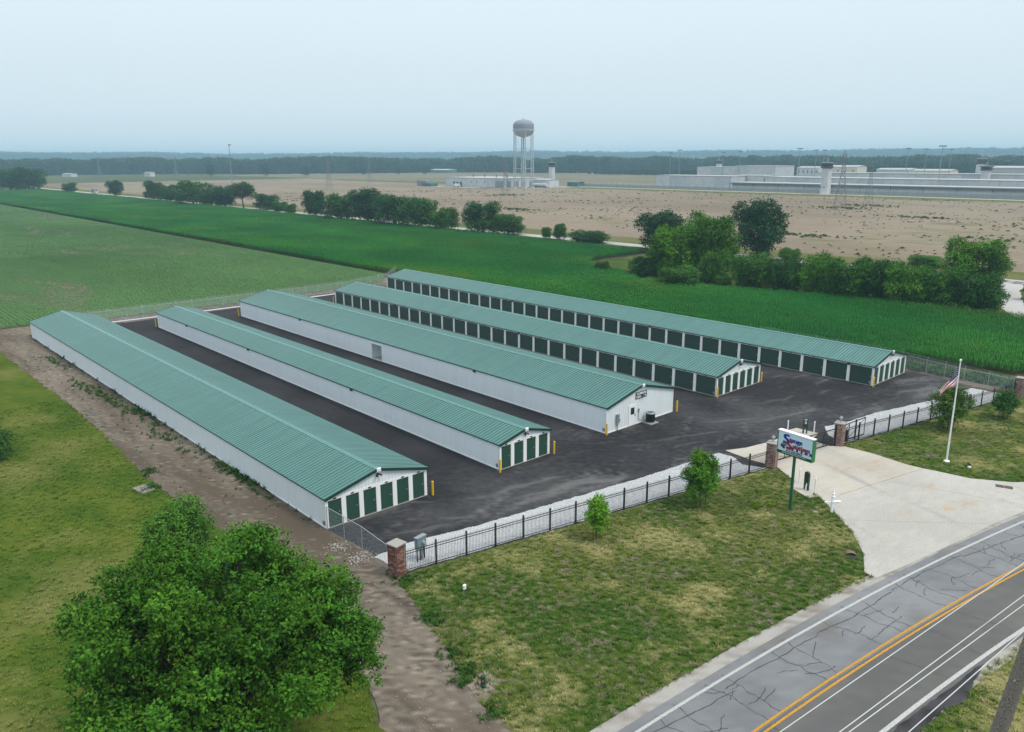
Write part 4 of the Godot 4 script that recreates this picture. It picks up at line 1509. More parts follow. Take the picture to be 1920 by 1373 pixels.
	s.span(Vector3(-0.6, 0, -0.85), Vector3(0.6, 0.1, 0.3))
	var weathered := grained("weathered_concrete", lin(0.22, 0.205, 0.18), 0.95, M["tex_cloudy"], 0.6, 0.2)
	part("slab", s, weathered, k2)
	s = Shape.new()
	s.box(Vector3(0.02, 0.05, 0.60), Vector3(1.1, 0.1, 0.5), Basis(Vector3.UP, 0.06))
	part("broken_piece", s, weathered, k2)

	# culvert mouth at the driveway edge
	var cv := thing("culvert", "rusty culvert mouth in the lawn beside driveway corner", "culvert", Vector3(51.2, 0.02, -21.6), deg_to_rad(-55))
	s = Shape.new()
	for i in 10:
		var a0 := PI * i / 10.0
		var a1 := PI * (i + 1) / 10.0
		s.quad(Vector3(cos(a0) * 0.36, sin(a0) * 0.20, 0.22), Vector3(cos(a0) * 0.36, sin(a0) * 0.20, -0.22), Vector3(cos(a1) * 0.36, sin(a1) * 0.20, -0.22), Vector3(cos(a1) * 0.36, sin(a1) * 0.20, 0.22))
	part("pipe", s, M.rust_steel, cv)
	s = Shape.new()
	s.span(Vector3(-0.34, 0.0, 0.1), Vector3(0.34, 0.02, 0.7))
	part("apron", s, M.rubber, cv)
	# pebble like water valve cover on the lawn
	var vb := thing("valve_cover", "small round concrete cover in the lawn near sign pole", "cover", Vector3(55.9, 0.0, -26.6))
	s = Shape.new()
	s.lathe([Vector2(0.2, 0.0), Vector2(0.2, 0.05), Vector2(0.17, 0.06), Vector2(0.0, 0.06)], 12)
	part("rim", s, M.cast_stone, vb)
	s = Shape.new()
	s.lathe([Vector2(0.12, 0.06), Vector2(0.12, 0.072), Vector2(0.0, 0.074)], 12)
	part("lid", s, M.steel_grey, vb)

	# leaning wooden utility pole and the cables along the road
	var up := thing("utility_pole", "weathered wooden utility pole leaning over the roadside grass", "utility pole", Vector3(20.93, 0, -6.09))
	s = Shape.new()
	var top := Vector3(0.79, 17.4, 2.0)
	s.tube(Vector3.ZERO, top, 0.24, 0.17, 16)
	part("pole", s, M.pole_wood, up)
	for k in 2:
		s = Shape.new()
		var y := 15.3 - 1.6 * k
		var cc := top * (y / 17.4)
		s.tube(cc + Vector3(-0.24, 0, -0.02), cc + Vector3(0.24, 0, 0.02), 0.022, 0.022, 8)
		part("through_bolt", s, M.galvanised, up)
	var cable := mat("cable_grey", lin(0.46, 0.47, 0.48), 0.5)
	var ends := [[[14.74, 14.4, -7.13], [24.93, 15.2, -5.63], "overhead cable, outermost over the road, spanning the double yellow line"], [[15.37, 14.4, -6.28], [23.11, 15.2, -5.04], "overhead cable, upper of the two that nearly touch above road"], [[15.52, 14.4, -6.14], [22.6, 15.2, -4.89], "overhead cable, lower of the two that nearly touch above road"], [[16.48, 14.4, -5.26], [21.24, 15.2, -4.5], "overhead cable passing closest to the leaning utility pole"]]
	for w4 in ends:
		var a := Vector3(w4[0][0], w4[0][1], w4[0][2])
		var b := Vector3(w4[1][0], w4[1][1], w4[1][2])
		var dd := b - a
		var cb := thing("overhead_cable", w4[2], "cable", a, 0.0, "overhead cables along the road")
		s = Shape.new()
		var prev := -dd * 1.2
		for i in 20:
			var t := -1.2 + 3.4 * (i + 1) / 20.0
			var q := dd * t
			s.tube(prev, q, 0.013, 0.013, 6, false)
			prev = q
		part("strand", s, cable, cb)


# one leaf: a folded pointed blade of four corners
func leaf(s: Shape, at: Vector3, dir: Vector3, up: Vector3, ln: float, wd: float, col: Color) -> void:
	var side := dir.cross(up)
	if side.length_squared() < 1e-5:
		side = Vector3.RIGHT
	side = side.normalized() * wd * 0.5
	var nn := side.cross(dir).normalized()
	if nn.y < 0.0:
		nn = -nn
	var k := s.v.size()
	var mid := at + dir * ln * 0.45
	s.v.append(at); s.v.append(mid + side + nn * wd * 0.12); s.v.append(at + dir * ln - nn * wd * 0.2); s.v.append(mid - side + nn * wd * 0.12)
	for i in 4:
		s.n.append(nn); s.c.append(col)
	s.face(k, k + 1, k + 2, nn)
	s.face(k, k + 2, k + 3, nn)


func ball(r: RandomNumberGenerator) -> Vector3:
	var z := r.randf_range(-1, 1)
	var a := r.randf() * TAU
	var q := sqrt(1.0 - z * z)
	return Vector3(q * cos(a), z, q * sin(a))


func leaf_tone(r: RandomNumberGenerator, base: Color, spread: float) -> Color:
	var f := 1.0 + r.randf_range(-spread, spread)
	var warm := r.randf_range(-0.25, 0.35) * spread
	return Color(base.r * f * (1.0 + warm), base.g * f, base.b * f * (1.0 - warm))


# lobes: [centre, radii]; sprays of leaves sit on and under the lobes' outer shells
func crown(r: RandomNumberGenerator, lobes: Array, sprays: int, per: int, ln: float, base: Color, spread := 0.3, reach := 0.28) -> Shape:
	var s := Shape.new()
	var total := 0.0
	for l in lobes:
		total += l[1].x * l[1].z + l[1].x * l[1].y
	for l in lobes:
		var k := int(sprays * (l[1].x * l[1].z + l[1].x * l[1].y) / total)
		var tone := leaf_tone(r, base, spread * 0.55)
		for i in k:
			var d := ball(r)
			if d.y < -0.25 and r.randf() < 0.55:
				d.y = -d.y
			var depth := 1.0 - 0.5 * pow(r.randf(), 1.7)
			var p: Vector3 = l[0] + d * l[1] * depth * (1.0 + r.randf_range(-0.08, 0.12))
			var inside := false
			for o in lobes:
				if o == l:
					continue
				var q: Vector3 = (p - o[0]) / o[1]
				if q.length_squared() < 0.35:
					inside = true
					break
			if inside:
				continue
			var outw: Vector3 = (d / l[1]).normalized()
			var twig := (outw + ball(r) * 0.5 + Vector3(0, 0.25, 0)).normalized()
			var spray_tone := leaf_tone(r, tone, spread * 0.4)
			for j in per:
				var at := p + twig * reach * r.randf_range(-0.8, 1.0) + ball(r) * reach * 0.55
				var dir := (twig * 0.55 + ball(r) * 0.9 + Vector3(0, -0.18, 0)).normalized()
				leaf(s, at, dir, (outw * 0.6 + Vector3.UP + ball(r) * 0.5).normalized(), ln * r.randf_range(0.7, 1.25), ln * r.randf_range(0.5, 0.8), leaf_tone(r, spray_tone, spread * 0.35))
	return s


func trunk(r: RandomNumberGenerator, high: float, rad: float, lobes: Array) -> Shape:
	var s := Shape.new()
	var fork := high
	var bend := Vector3(r.randf_range(-0.06, 0.06), 0, r.randf_range(-0.06, 0.06)) * high
	s.tube(Vector3(0, -0.15, 0), Vector3(0, 0.25 * fork, 0) + bend * 0.3, rad * 1.25, rad * 0.95, 9, false)
	s.tube(Vector3(0, 0.25 * fork, 0) + bend * 0.3, Vector3(0, fork, 0) + bend, rad * 0.95, rad * 0.7, 9, false)
	for l in lobes:
		var a := Vector3(0, fork * r.randf_range(0.8, 1.0), 0) + bend * 0.9
		var b: Vector3 = l[0]
		var m := a.lerp(b, 0.5) + Vector3(0, r.randf_range(-0.05, 0.12) * high, 0)
		s.tube(a, m, rad * 0.5, rad * 0.32, 6, false)
		s.tube(m, b, rad * 0.32, rad * 0.1, 6, false)
		for q in 3:
			s.tube(m.lerp(b, 0.3 * q), b + ball(r) * l[1] * 0.7, rad * 0.15, rad * 0.04, 4, false)
	return s


func lobe_set(r: RandomNumberGenerator, high: float, wide: float, low: float, n: int, size: float) -> Array:
	var out := []
	for i in n:
		var t := (i + 0.5) / n
		var h: float = lerp(low + 0.1, 0.86, t)
		var ring := sqrt(maxf(0.0, 1.0 - pow((h - 0.5) / 0.56, 2.0))) * (1.0 - size)
		var a := i * 2.4 + r.randf_range(-0.5, 0.5)
		var rr := ring * r.randf_range(0.55, 1.05)
		var q := size * r.randf_range(0.75, 1.2)
		out.append([Vector3(cos(a) * rr * wide * 0.5, h * high, sin(a) * rr * wide * 0.5), Vector3(q * wide * 0.5, q * wide * 0.42, q * wide * 0.5)])
	out.append([Vector3(0, high * (low + 0.95) * 0.5, 0), Vector3(wide * 0.28, high * (0.92 - low) * 0.42, wide * 0.28)])
	return out


func tree_node(called: String, label: String, category: String, group: String, tr: Mesh, cr: Mesh) -> Node3D:
	var t := thing(called, label, category, Vector3.ZERO, 0.0, group)
	part("trunk", tr, null, t)
	part("crown", cr, null, t)
	return t


func build_trees() -> void:
	var r := RandomNumberGenerator.new()
	r.seed = 5
	# kinds of field tree, each 12 m high and 13 m wide before scaling
	var kinds := []
	var tones := [Color(0.034, 0.104, 0.024), Color(0.040, 0.118, 0.020), Color(0.050, 0.140, 0.018), Color(0.025, 0.082, 0.026)]
	for k in 4:
		var lobes := lobe_set(r, 12.0, 13.0, 0.02, 26, 0.30)
		kinds.append([trunk(r, 3.2, 0.30, lobes).mesh(M.bark), crown(r, lobes, 2600, 5, 0.50, tones[k], 0.34, 0.5).mesh(M.leaf_field)])
	# open crown on a visible trunk
	var lobes_o := lobe_set(r, 12.0, 13.0, 0.36, 18, 0.30)
	kinds.append([trunk(r, 5.0, 0.32, lobes_o).mesh(M.bark), crown(r, lobes_o, 1500, 5, 0.5, Color(0.042, 0.088, 0.028), 0.34, 0.5).mesh(M.leaf_field)])
	# bright, larger leaved
	for k in 2:
		var lobes := lobe_set(r, 12.0, 13.0, 0.05, 40, 0.24)
		kinds.append([trunk(r, 3.4, 0.30, lobes).mesh(M.bark), crown(r, lobes, 5200, 5, 0.36, [Color(0.070, 0.182, 0.015), Color(0.056, 0.156, 0.016)][k], 0.5, 0.42).mesh(M.leaf_field)])
	# bushes, wide and low
	for k in 3:
		var lobes := lobe_set(r, 10.0, 14.0, -0.08, 34, 0.27)
		kinds.append([trunk(r, 1.5, 0.22, lobes).mesh(M.bark), crown(r, lobes, 4600, 5, 0.40, [Color(0.042, 0.130, 0.018), Color(0.056, 0.160, 0.016), Color(0.030, 0.098, 0.020)][k], 0.5, 0.45).mesh(M.leaf_field)])

	# x, z, height, width, kind, name, label
	var row := "trees and bushes in the row along the country road"
	var wood := "trees in the thicket behind the longest hall"
	var spots := [
		[191.4, -775.7, 8.5, 13.9, 0, 0, "small lone tree standing apart near the far end of country road"],
		[202.2, -688.8, 11.5, 14.4, 3, 0, "dark tree with a low skirt standing alone on the country road"],
		[193.9, -577, 13.5, 15.8, 0, 0, "fifth tree of the road clump, counted from the open crowned tree"], [193.8, -547, 11.6, 15.8, 1, 0, "fourth tree of the road clump, counted from the open crowned tree"], [192.1, -503.7, 15, 25.6, 2, 0, "broadest tree of the road clump behind the open crowned tree"], [195.6, -483.7, 10.6, 17.1, 0, 0, "second tree of the road clump, counted from the open crowned tree"], [196.9, -466.7, 12.2, 17.2, 3, 0, "first tree of the road clump, adjoining the open crowned tree"],
		[197.4, -443.9, 14.7, 15.6, 4, 0, "open crowned tree on a bare trunk along the country road"],
		[202.2, -425.1, 8.7, 16.5, 0, 0, "round road tree next to the open crowned tree, flanked by bushes"], [200.7, -406.8, 5, 11.1, 7, 1, "larger of two low bushes beside the round road tree"], [196.7, -386.2, 4.8, 8.0, 8, 1, "smaller of two low bushes beside the round road tree"],
		[193.7, -355.8, 12.4, 14.1, 3, 0, "ragged tree standing free between two gaps in the road row"],
		[190.1, -324.9, 12.1, 19.6, 1, 0, "first tree of the long road clump, counted from the ragged free tree"], [191.9, -305.4, 14.6, 18.0, 3, 0, "tallest darkest tree of the long road clump"], [190.4, -282.6, 13, 18.5, 0, 0, "third tree of the long road clump, counted from the ragged free tree"], [190.5, -263.9, 12.5, 17.4, 1, 0, "fourth tree of the long road clump, counted from the ragged free tree"], [189.9, -247.4, 9.1, 13.6, 2, 0, "lower bright round tree closing the long road clump"],
		[192.8, -228.7, 12, 16.6, 0, 0, "taller tree of the pair facing the water tower"], [196.4, -218.6, 7.7, 14, 1, 0, "shorter tree of the pair facing the water tower"],
		[196.8, -199.1, 4, 4.5, 2, 0, "very small tree, shorter of the two saplings along country road"], [197.4, -193.2, 5.6, 5.2, 1, 0, "very small tree, taller of the two saplings along country road"],
		[195.4, -177.8, 4.1, 14.5, 9, 1, "long low dark bush beside the two saplings on country road"],
		[192.3, -146.3, 11.9, 15.9, 3, 0, "dark dome shaped tree behind the bright thicket trees"],
		[152, -111.5, 12.5, 14, 5, 0, "bright green tree, lower of the pair leading the thicket"], [157.4, -106.4, 15.2, 15.3, 6, 0, "bright green tree, taller of the pair leading the thicket"],
		[200.9, -119.7, 15.8, 16.6, 3, 0, "tall dark broad tree standing clear behind the thicket"],
		[147.5, -115.7, 5.2, 10.1, 9, 1, "first dense bush of the hedge, counted from the bright thicket trees"], [139.9, -101, 4.5, 10.5, 7, 1, "second dense bush of the hedge, counted from the bright thicket trees"], [151.7, -100.4, 7.1, 8.6, 8, 1, "third dense bush of the hedge, counted from the bright thicket trees"], [151, -90.6, 7, 10.5, 7, 1, "fourth dense bush of the hedge, counted from the bright thicket trees"], [152.6, -84.2, 6.8, 10.4, 9, 1, "fifth dense bush of the hedge, counted from the bright thicket trees"], [153.4, -76.9, 8, 10.3, 8, 1, "sixth dense bush of the hedge, counted from the bright thicket trees"], [153.1, -70.2, 7.6, 10.7, 7, 1, "seventh dense bush of the hedge, counted from the bright thicket trees"], [154.7, -66.2, 8.1, 10.1, 9, 1, "eighth dense bush of the hedge, counted from the bright thicket trees"], [153.8, -59.8, 7.8, 10.5, 8, 1, "ninth dense bush of the hedge, counted from the bright thicket trees"], [155.8, -54.9, 7.3, 10.5, 7, 1, "tenth dense bush of the hedge, counted from the bright thicket trees"], [157.3, -49, 6.5, 11, 9, 1, "eleventh dense bush of the hedge, counted from the bright thicket trees"],
		[179.5, -56.8, 11.3, 14.0, 5, 0, "spreading light green tree rising at the end of the hedge"],
		[213.3, -79.5, 2.9, 10.7, 8, 1, "low pale bush beyond the country road behind the hedge"], [200.7, -109.8, 3.2, 6.8, 8, 1, "small round bush at country road behind the hedge"],
		[149.6, -97, 2.2, 4.8, 8, 1, "small yellow green bush at the foot of thicket"], [145.3, -127.7, 2.8, 4.7, 9, 1, "small dark bush in the grassy notch of corn field"],
		[177.2, -45.0, 3.7, 5.5, 7, 1, "bush beside the pale gravel lane"],
		[165.7, -873.6, 18.7, 35.6, 1, 0, "huge tree group member where the corn field ends at country road"], [178.1, -860.4, 21.5, 35.2, 0, 0, "huge round tree where the corn field ends at country road"]]
	var proto := {}
	for s in spots:
		var k: int = s[4]
		var called: String = "bush" if s[5] else "field_tree"
		var in_thicket: bool = s[0] < 190.0 and s[1] > -150.0 or (s[1] > -150.0 and s[0] > 190)
		var label: String = s[6]
		if label == "":
			if in_thicket:
				label = "dense green bush in the hedge between corn field and country road"
			elif s[5]:
				label = "low round bush in the row along the country road"
			else:
				label = "leafy tree in a clump of the row along country road"
		var t := tree_node(called, label, "bush" if s[5] else "tree", wood if in_thicket else row, kinds[k][0], kinds[k][1])
		var base_h: float = 10.0 if k >= 7 else 12.0
		var base_w: float = 14.0 if k >= 7 else 13.0
		t.position = Vector3(s[0], 0, s[1])
		t.rotation.y = r.randf() * TAU
		t.scale = Vector3(s[3] / base_w, s[2] / base_h, s[3] / base_w)

	# young lawn trees with stakes
	for q in [[39.9, -35.0, 3.6, 1.75, Color(0.105, 0.270, 0.016), "thin bright sapling with stakes in front of iron fence", 500], [50.2, -33.3, 4.75, 2.9, Color(0.066, 0.175, 0.016), "fuller young oval tree with stakes in front of iron fence", 1500], [84.3, -27.3, 4.7, 4.0, Color(0.060, 0.130, 0.020), "bushy young tree with stakes behind the flagpole", 1900], [92.2, -24.7, 3.05, 2.5, Color(0.046, 0.130, 0.026), "small round young tree with stakes at the fence end", 900]]:
		var t := thing("lawn_tree", q[5], "tree", Vector3(q[0], 0, q[1]), r.randf() * 6.0)
		var h: float = q[2]
		var w: float = q[3]
		var lobes := []
		var count := 9
		for i in count:
			var f := (i + 0.5) / count
			var ring := sin(PI * (0.16 + 0.76 * f)) * 0.30 * w
			var a := i * 2.4
			lobes.append([Vector3(cos(a) * ring, h * (0.30 + 0.60 * f), sin(a) * ring), Vector3.ONE * w * 0.27 * (1.1 - 0.45 * f)])
		lobes.append([Vector3(0, h * 0.6, 0), Vector3(w * 0.26, h * 0.28, w * 0.26)])
		part("trunk", trunk(r, h * 0.30, 0.055, lobes), M.bark, t)
		part("crown", crown(r, lobes, q[6], 8, 0.15, q[4], 0.36, 0.17), M.leaf_maple, t)
		for k in 2:
			var s := Shape.new()
			var a := k * PI + 0.6
			s.tube(Vector3(cos(a), 0, sin(a)) * 0.42, Vector3(cos(a) * 0.4, 1.25, sin(a) * 0.4), 0.022, 0.022, 6)
			s.tube(Vector3(cos(a) * 0.4, 1.05, sin(a) * 0.4), Vector3(0, 1.1, 0), 0.007, 0.007, 4, false)
			part("stake", s, M.dark_fitting, t)

	# the big maple this side of the dirt track
	var big := thing("maple_tree", "large broad leafy maple tree filling the corner by the dirt track", "tree", Vector3(10.9, 0, -30.3))
	var lb := []
	var boughs := []
	for b in 40:
		var f := (b + 0.5) / 40.0
		var el := asin(lerp(-0.38, 0.97, f))
		var a := b * 2.39996 + r.randf_range(-0.25, 0.25)
		var d := Vector3(cos(el) * cos(a), sin(el), cos(el) * sin(a))
		# boughs of uneven length, each ending in a drooping fan of twigs, with hollows between
		var reach := Vector3(6.1, 4.7, 6.1) * r.randf_range(0.80, 1.06)
		boughs.append([Vector3(0.3, 6.3, 0) + d * reach * 0.8, Vector3.ONE])
		for t in 12:
			var along := r.randf_range(0.62, 1.0)
			var q := r.randf_range(0.36, 0.72)
			var p := Vector3(0.3, 6.3, 0) + d * reach * along + ball(r) * Vector3(1.05, 0.62, 1.05)
			lb.append([p, Vector3(q * 1.25, q * 0.72, q * 1.25)])
	boughs = boughs.slice(6, 40)
	lb.append([Vector3(0.2, 5.9, 0), Vector3(3.4, 2.4, 3.4)])
	part("trunk", trunk(r, 3.0, 0.33, boughs), M.bark, big)
	part("crown", crown(r, lb, 12500, 11, 0.17, Color(0.046, 0.132, 0.014), 0.6, 0.24), M.leaf_maple, big)
	# younger growth behind it
	for q in [[15.2, -47.6, 6.4, 5.4], [17.4, -43.5, 5.0, 4.0]]:
		var t := thing("young_maple", ["feathery young maple behind the big maple toward concrete slab", "slim young maple at the dirt track edge behind big maple"][[15.2, 17.4].find(q[0])], "tree", Vector3(q[0], 0, q[1]))
		var lobes := lobe_set(r, q[2], q[3], 0.1, 11, 0.4)
		part("trunk", trunk(r, q[2] * 0.3, 0.14, lobes), M.bark, t)
		part("crown", crown(r, lobes, 1500, 11, 0.18, Color(0.062, 0.160, 0.024), 0.4, 0.34), M.leaf_maple, t)
	# shrub at the meadow's edge
	for q in [[10.4, -83.6, 2.2, 5.6, "rough low shrub in the meadow beside the track"]]:
		var t := thing("meadow_shrub", q[4], "shrub", Vector3(q[0], 0, q[1]))
		var lobes := lobe_set(r, q[2], q[3], 0.0, 8, 0.4)
		part("stem", trunk(r, 0.5, 0.06, lobes), M.bark, t)
		part("foliage", crown(r, lobes, 1000, 8, 0.2, Color(0.035, 0.085, 0.02), 0.4, 0.4), M.leaf_maple, t)


func tuft(r: RandomNumberGenerator, n: int, high: float, lean: float, wd: float, spread: float) -> Shape:
	var s := Shape.new()
	for i in n:
		var a := r.randf() * TAU
		var d := Vector3(cos(a), 0, sin(a))
		var base := d * spread * r.randf()
		var side := Vector3(-d.z, 0, d.x) * wd * 0.5
		var h := high * r.randf_range(0.6, 1.15)
		var tip := base + d * lean * h * r.randf_range(0.3, 1.2) + Vector3(0, h, 0)
		var m := base.lerp(tip, 0.55) + Vector3(0, h * 0.12, 0)
		var f := r.randf_range(0.8, 1.2)
		var k := s.v.size()
		s.v.append(base - side); s.v.append(m - side * 0.8); s.v.append(tip); s.v.append(m + side * 0.8); s.v.append(base + side)
		var nn := (tip - base).cross(side).normalized()
		if nn.y < 0.0:
			nn = -nn
		for q in 5:
			s.n.append(nn); s.c.append(Color(f, f, f))
		s.face(k, k + 1, k + 4, nn)
		s.face(k + 1, k + 3, k + 4, nn)
		s.face(k + 1, k + 2, k + 3, nn)
	return s


func in_any(p: Vector2, list: Array) -> bool:
	for q in list:
		if Geometry2D.is_point_in_polygon(p, q):
			return true
	return false


func build_ground_cover() -> void:
	var r := RandomNumberGenerator.new()
	r.seed = 9
	# grass of the lawns
	var gm := tuft(r, 8, 0.11, 0.9, 0.022, 0.09).mesh(M.leaf_grass)
	var where := []
	var tint := PackedColorArray()
	var jobs := [[LAWN_A, Rect2(20, -41, 43, 23), 42.0, 0], [LAWN_B, Rect2(71, -33, 45, 27), 16.0, 0], [LAWN_D, Rect2(28, -13, 36, 14), 36.0, 0], [LAWN_C, Rect2(-2, -100, 23, 76), 13.0, 1]]
	for j in jobs:
		var p := poly(j[0])
		var box: Rect2 = j[1]
		var n := int(box.size.x * box.size.y * j[2])
		for i in n:
			var q := box.position + Vector2(r.randf(), r.randf()) * box.size
			if not Geometry2D.is_point_in_polygon(q, p):
				continue
			var clump := n_fine.get_noise_2d(q.x * 34.0, q.y * 34.0)
			if clump < -0.16 and r.randf() < 0.75:
				continue
			var c := turf_rich(q.x, q.y) if j[3] else turf(q.x, q.y)
			var f := r.randf_range(0.8, 1.35)
			var sc := r.randf_range(0.6, 1.2) * (1.0 + maxf(0.0, clump) * 0.7)
			where.append(Transform3D(Basis(Vector3.UP, r.randf() * TAU).scaled(Vector3(1.25, sc * 0.75, 1.25) * (0.8 + 0.4 * sc)), Vector3(q.x, 0.0, q.y)))
			tint.append(Color(c.r * f, c.g * f * 1.05, c.b * f) * 1.35)
	scatter("lawn_grass", gm, where, tint, "short patchy green and straw coloured lawn grass", "grass")

	# fringe of taller weeds: along the long hall, track edges and fence corner
	var wm := Shape.new()
	for i in 26:
		var d := (ball(r) + Vector3(0, 0.7, 0)).normalized()
		leaf(wm, d * r.randf_range(0.02, 0.16), d, Vector3.UP, 0.16, 0.07, Color(1, 1, 1) * r.randf_range(0.75, 1.2))
	var weed := wm.mesh(M.leaf_grass)
	where = []
	tint = PackedColorArray()
	var weed_at := func(x, z, sc):
		where.append(Transform3D(Basis(Vector3.UP, r.randf() * TAU).scaled(Vector3.ONE * sc), Vector3(x, 0.0, z)))
		tint.append(leaf_tone(r, Color(0.045, 0.115, 0.02), 0.35))
	for b in [[-88.0, 26.0, 5], [-64.5, 25.9, 5], [-96.0, 24.8, 4], [-100.5, 24.6, 3], [-90.5, 24.9, 4], [-80.0, 24.8, 3], [-105.0, 24.0, 3], [-62.5, 26.0, 4], [-121.0, 24.8, 3], [-74.5, 25.0, 2]]:
		for i in b[2] * 11:
			weed_at.call(minf(b[1] + r.randfn(0.0, 0.4), 26.28), b[0] + r.randfn(0.0, 2.4), r.randf_range(0.5, 1.5))
	for i in 70:
		weed_at.call(26.15 + r.randf_range(-0.12, 0.1), r.randf_range(-138, -50.5), r.randf_range(0.5, 1.4) * (1.0 if r.randf() < 0.85 else 1.8))
	for i in 120:
		weed_at.call(r.randf_range(21.0, 26.0), r.randf_range(-125, -52), r.randf_range(0.4, 0.9))
	for i in 260:
		var q := [[19.4, -66.5], [20.4, -70.2], [26.3, -39.9], [24.8, -34.8], [23.6, -31.2], [22.6, -28.9], [23.4, -29.6], [22.2, -26.0]][r.randi() % 8] as Array
		weed_at.call(q[0] + r.randfn(0.0, 0.4), q[1] + r.randfn(0.0, 0.5), r.randf_range(0.5, 1.2))
	for i in 900:
		weed_at.call(r.randf_range(105.2, 109.5), -27.0 - r.randf() * 36.0, r.randf_range(1.0, 2.6))
	for q in [[53.5, -30.4], [54.4, -29.5], [56.0, -31.6]]:
		for i in 22:
			weed_at.call(q[0] + r.randfn(0.0, 0.45), q[1] + r.randfn(0.0, 0.3), r.randf_range(0.7, 1.1))
			tint[-1] = Color(0.13, 0.22, 0.02)
	scatter("weeds", weed, where, tint, "green weeds scattered along walls, track and fence", "weeds")

	# white crushed stone
	var sm := Shape.new()
	var pts := []
	for i in 6:
		var a := TAU * i / 6
		pts.append(Vector3(cos(a), r.randf_range(-0.2, 0.2), sin(a)) * r.randf_range(0.8, 1.15))
	for i in 6:
		sm.tri(Vector3(0.1, 0.75, 0), pts[(i + 1) % 6], pts[i])
		sm.tri(Vector3(0, -0.6, 0.1), pts[i], pts[(i + 1) % 6])
	where = []
	tint = PackedColorArray()
	var beds: Array = M["gravel_beds"]
	var boxes := [Rect2(26, -44, 36, 10.2), Rect2(72, -36.5, 31, 10.2)]
	for b in 2:
		var n := int(boxes[b].size.x * boxes[b].size.y * (130.0 if b == 0 else 80.0))
		for i in n:
			var q: Vector2 = boxes[b].position + Vector2(r.randf(), r.randf()) * boxes[b].size
			if Geometry2D.is_point_in_polygon(q, beds[b]):
				var f := r.randf_range(0.42, 0.66)
				where.append(Transform3D(Basis(Vector3(r.randf(), 1, r.randf()).normalized(), r.randf() * TAU).scaled(Vector3.ONE * r.randf_range(0.022, 0.045)), Vector3(q.x, 0.03, q.y)))
				tint.append(Color(f, f * 1.005, f * 1.01))
	scatter("gravel", sm.mesh(M.stone), where, tint, "white crushed stone lying in the fence borders", "gravel")
	# clods and pale stones on the dirt track
	where = []
	tint = PackedColorArray()
	for i in 2600:
		var q := Vector2(r.randf_range(15, 27), r.randf_range(-130, -23))
		if r.randf() < 0.4:
			q = Vector2(r.randf_range(16, 26), r.randf_range(-47, -23))
		if Geometry2D.is_point_in_polygon(q, poly(LAWN_C)) or Geometry2D.is_point_in_polygon(q, poly(LAWN_A)) or q.x > 26.2 and q.y < -49.0:
			continue
		var f := r.randf_range(0.12, 0.34)
		where.append(Transform3D(Basis(Vector3(r.randf(), 1, r.randf()).normalized(), r.randf() * TAU).scaled(Vector3.ONE * r.randf_range(0.015, 0.05)), Vector3(q.x, 0.0, q.y)))
		tint.append(Color(f, f * 0.9, f * 0.8))
	for q in [[25.9, -44.2, 0.5], [25.6, -46.6, 0.45]]:
		for i in 160:
			var f := r.randf_range(0.25, 0.55)
			where.append(Transform3D(Basis(Vector3(r.randf(), 1, r.randf()).normalized(), r.randf() * TAU).scaled(Vector3.ONE * r.randf_range(0.02, 0.05)), Vector3(q[0] + r.randfn(0.0, q[2]), 0.0, q[1] + r.randfn(0.0, q[2]))))
			tint.append(Color(f, f * 0.97, f * 0.93))
	scatter("rubble", sm.mesh(M.stone), where, tint, "clods and pale stones strewn over the dirt track", "rubble")


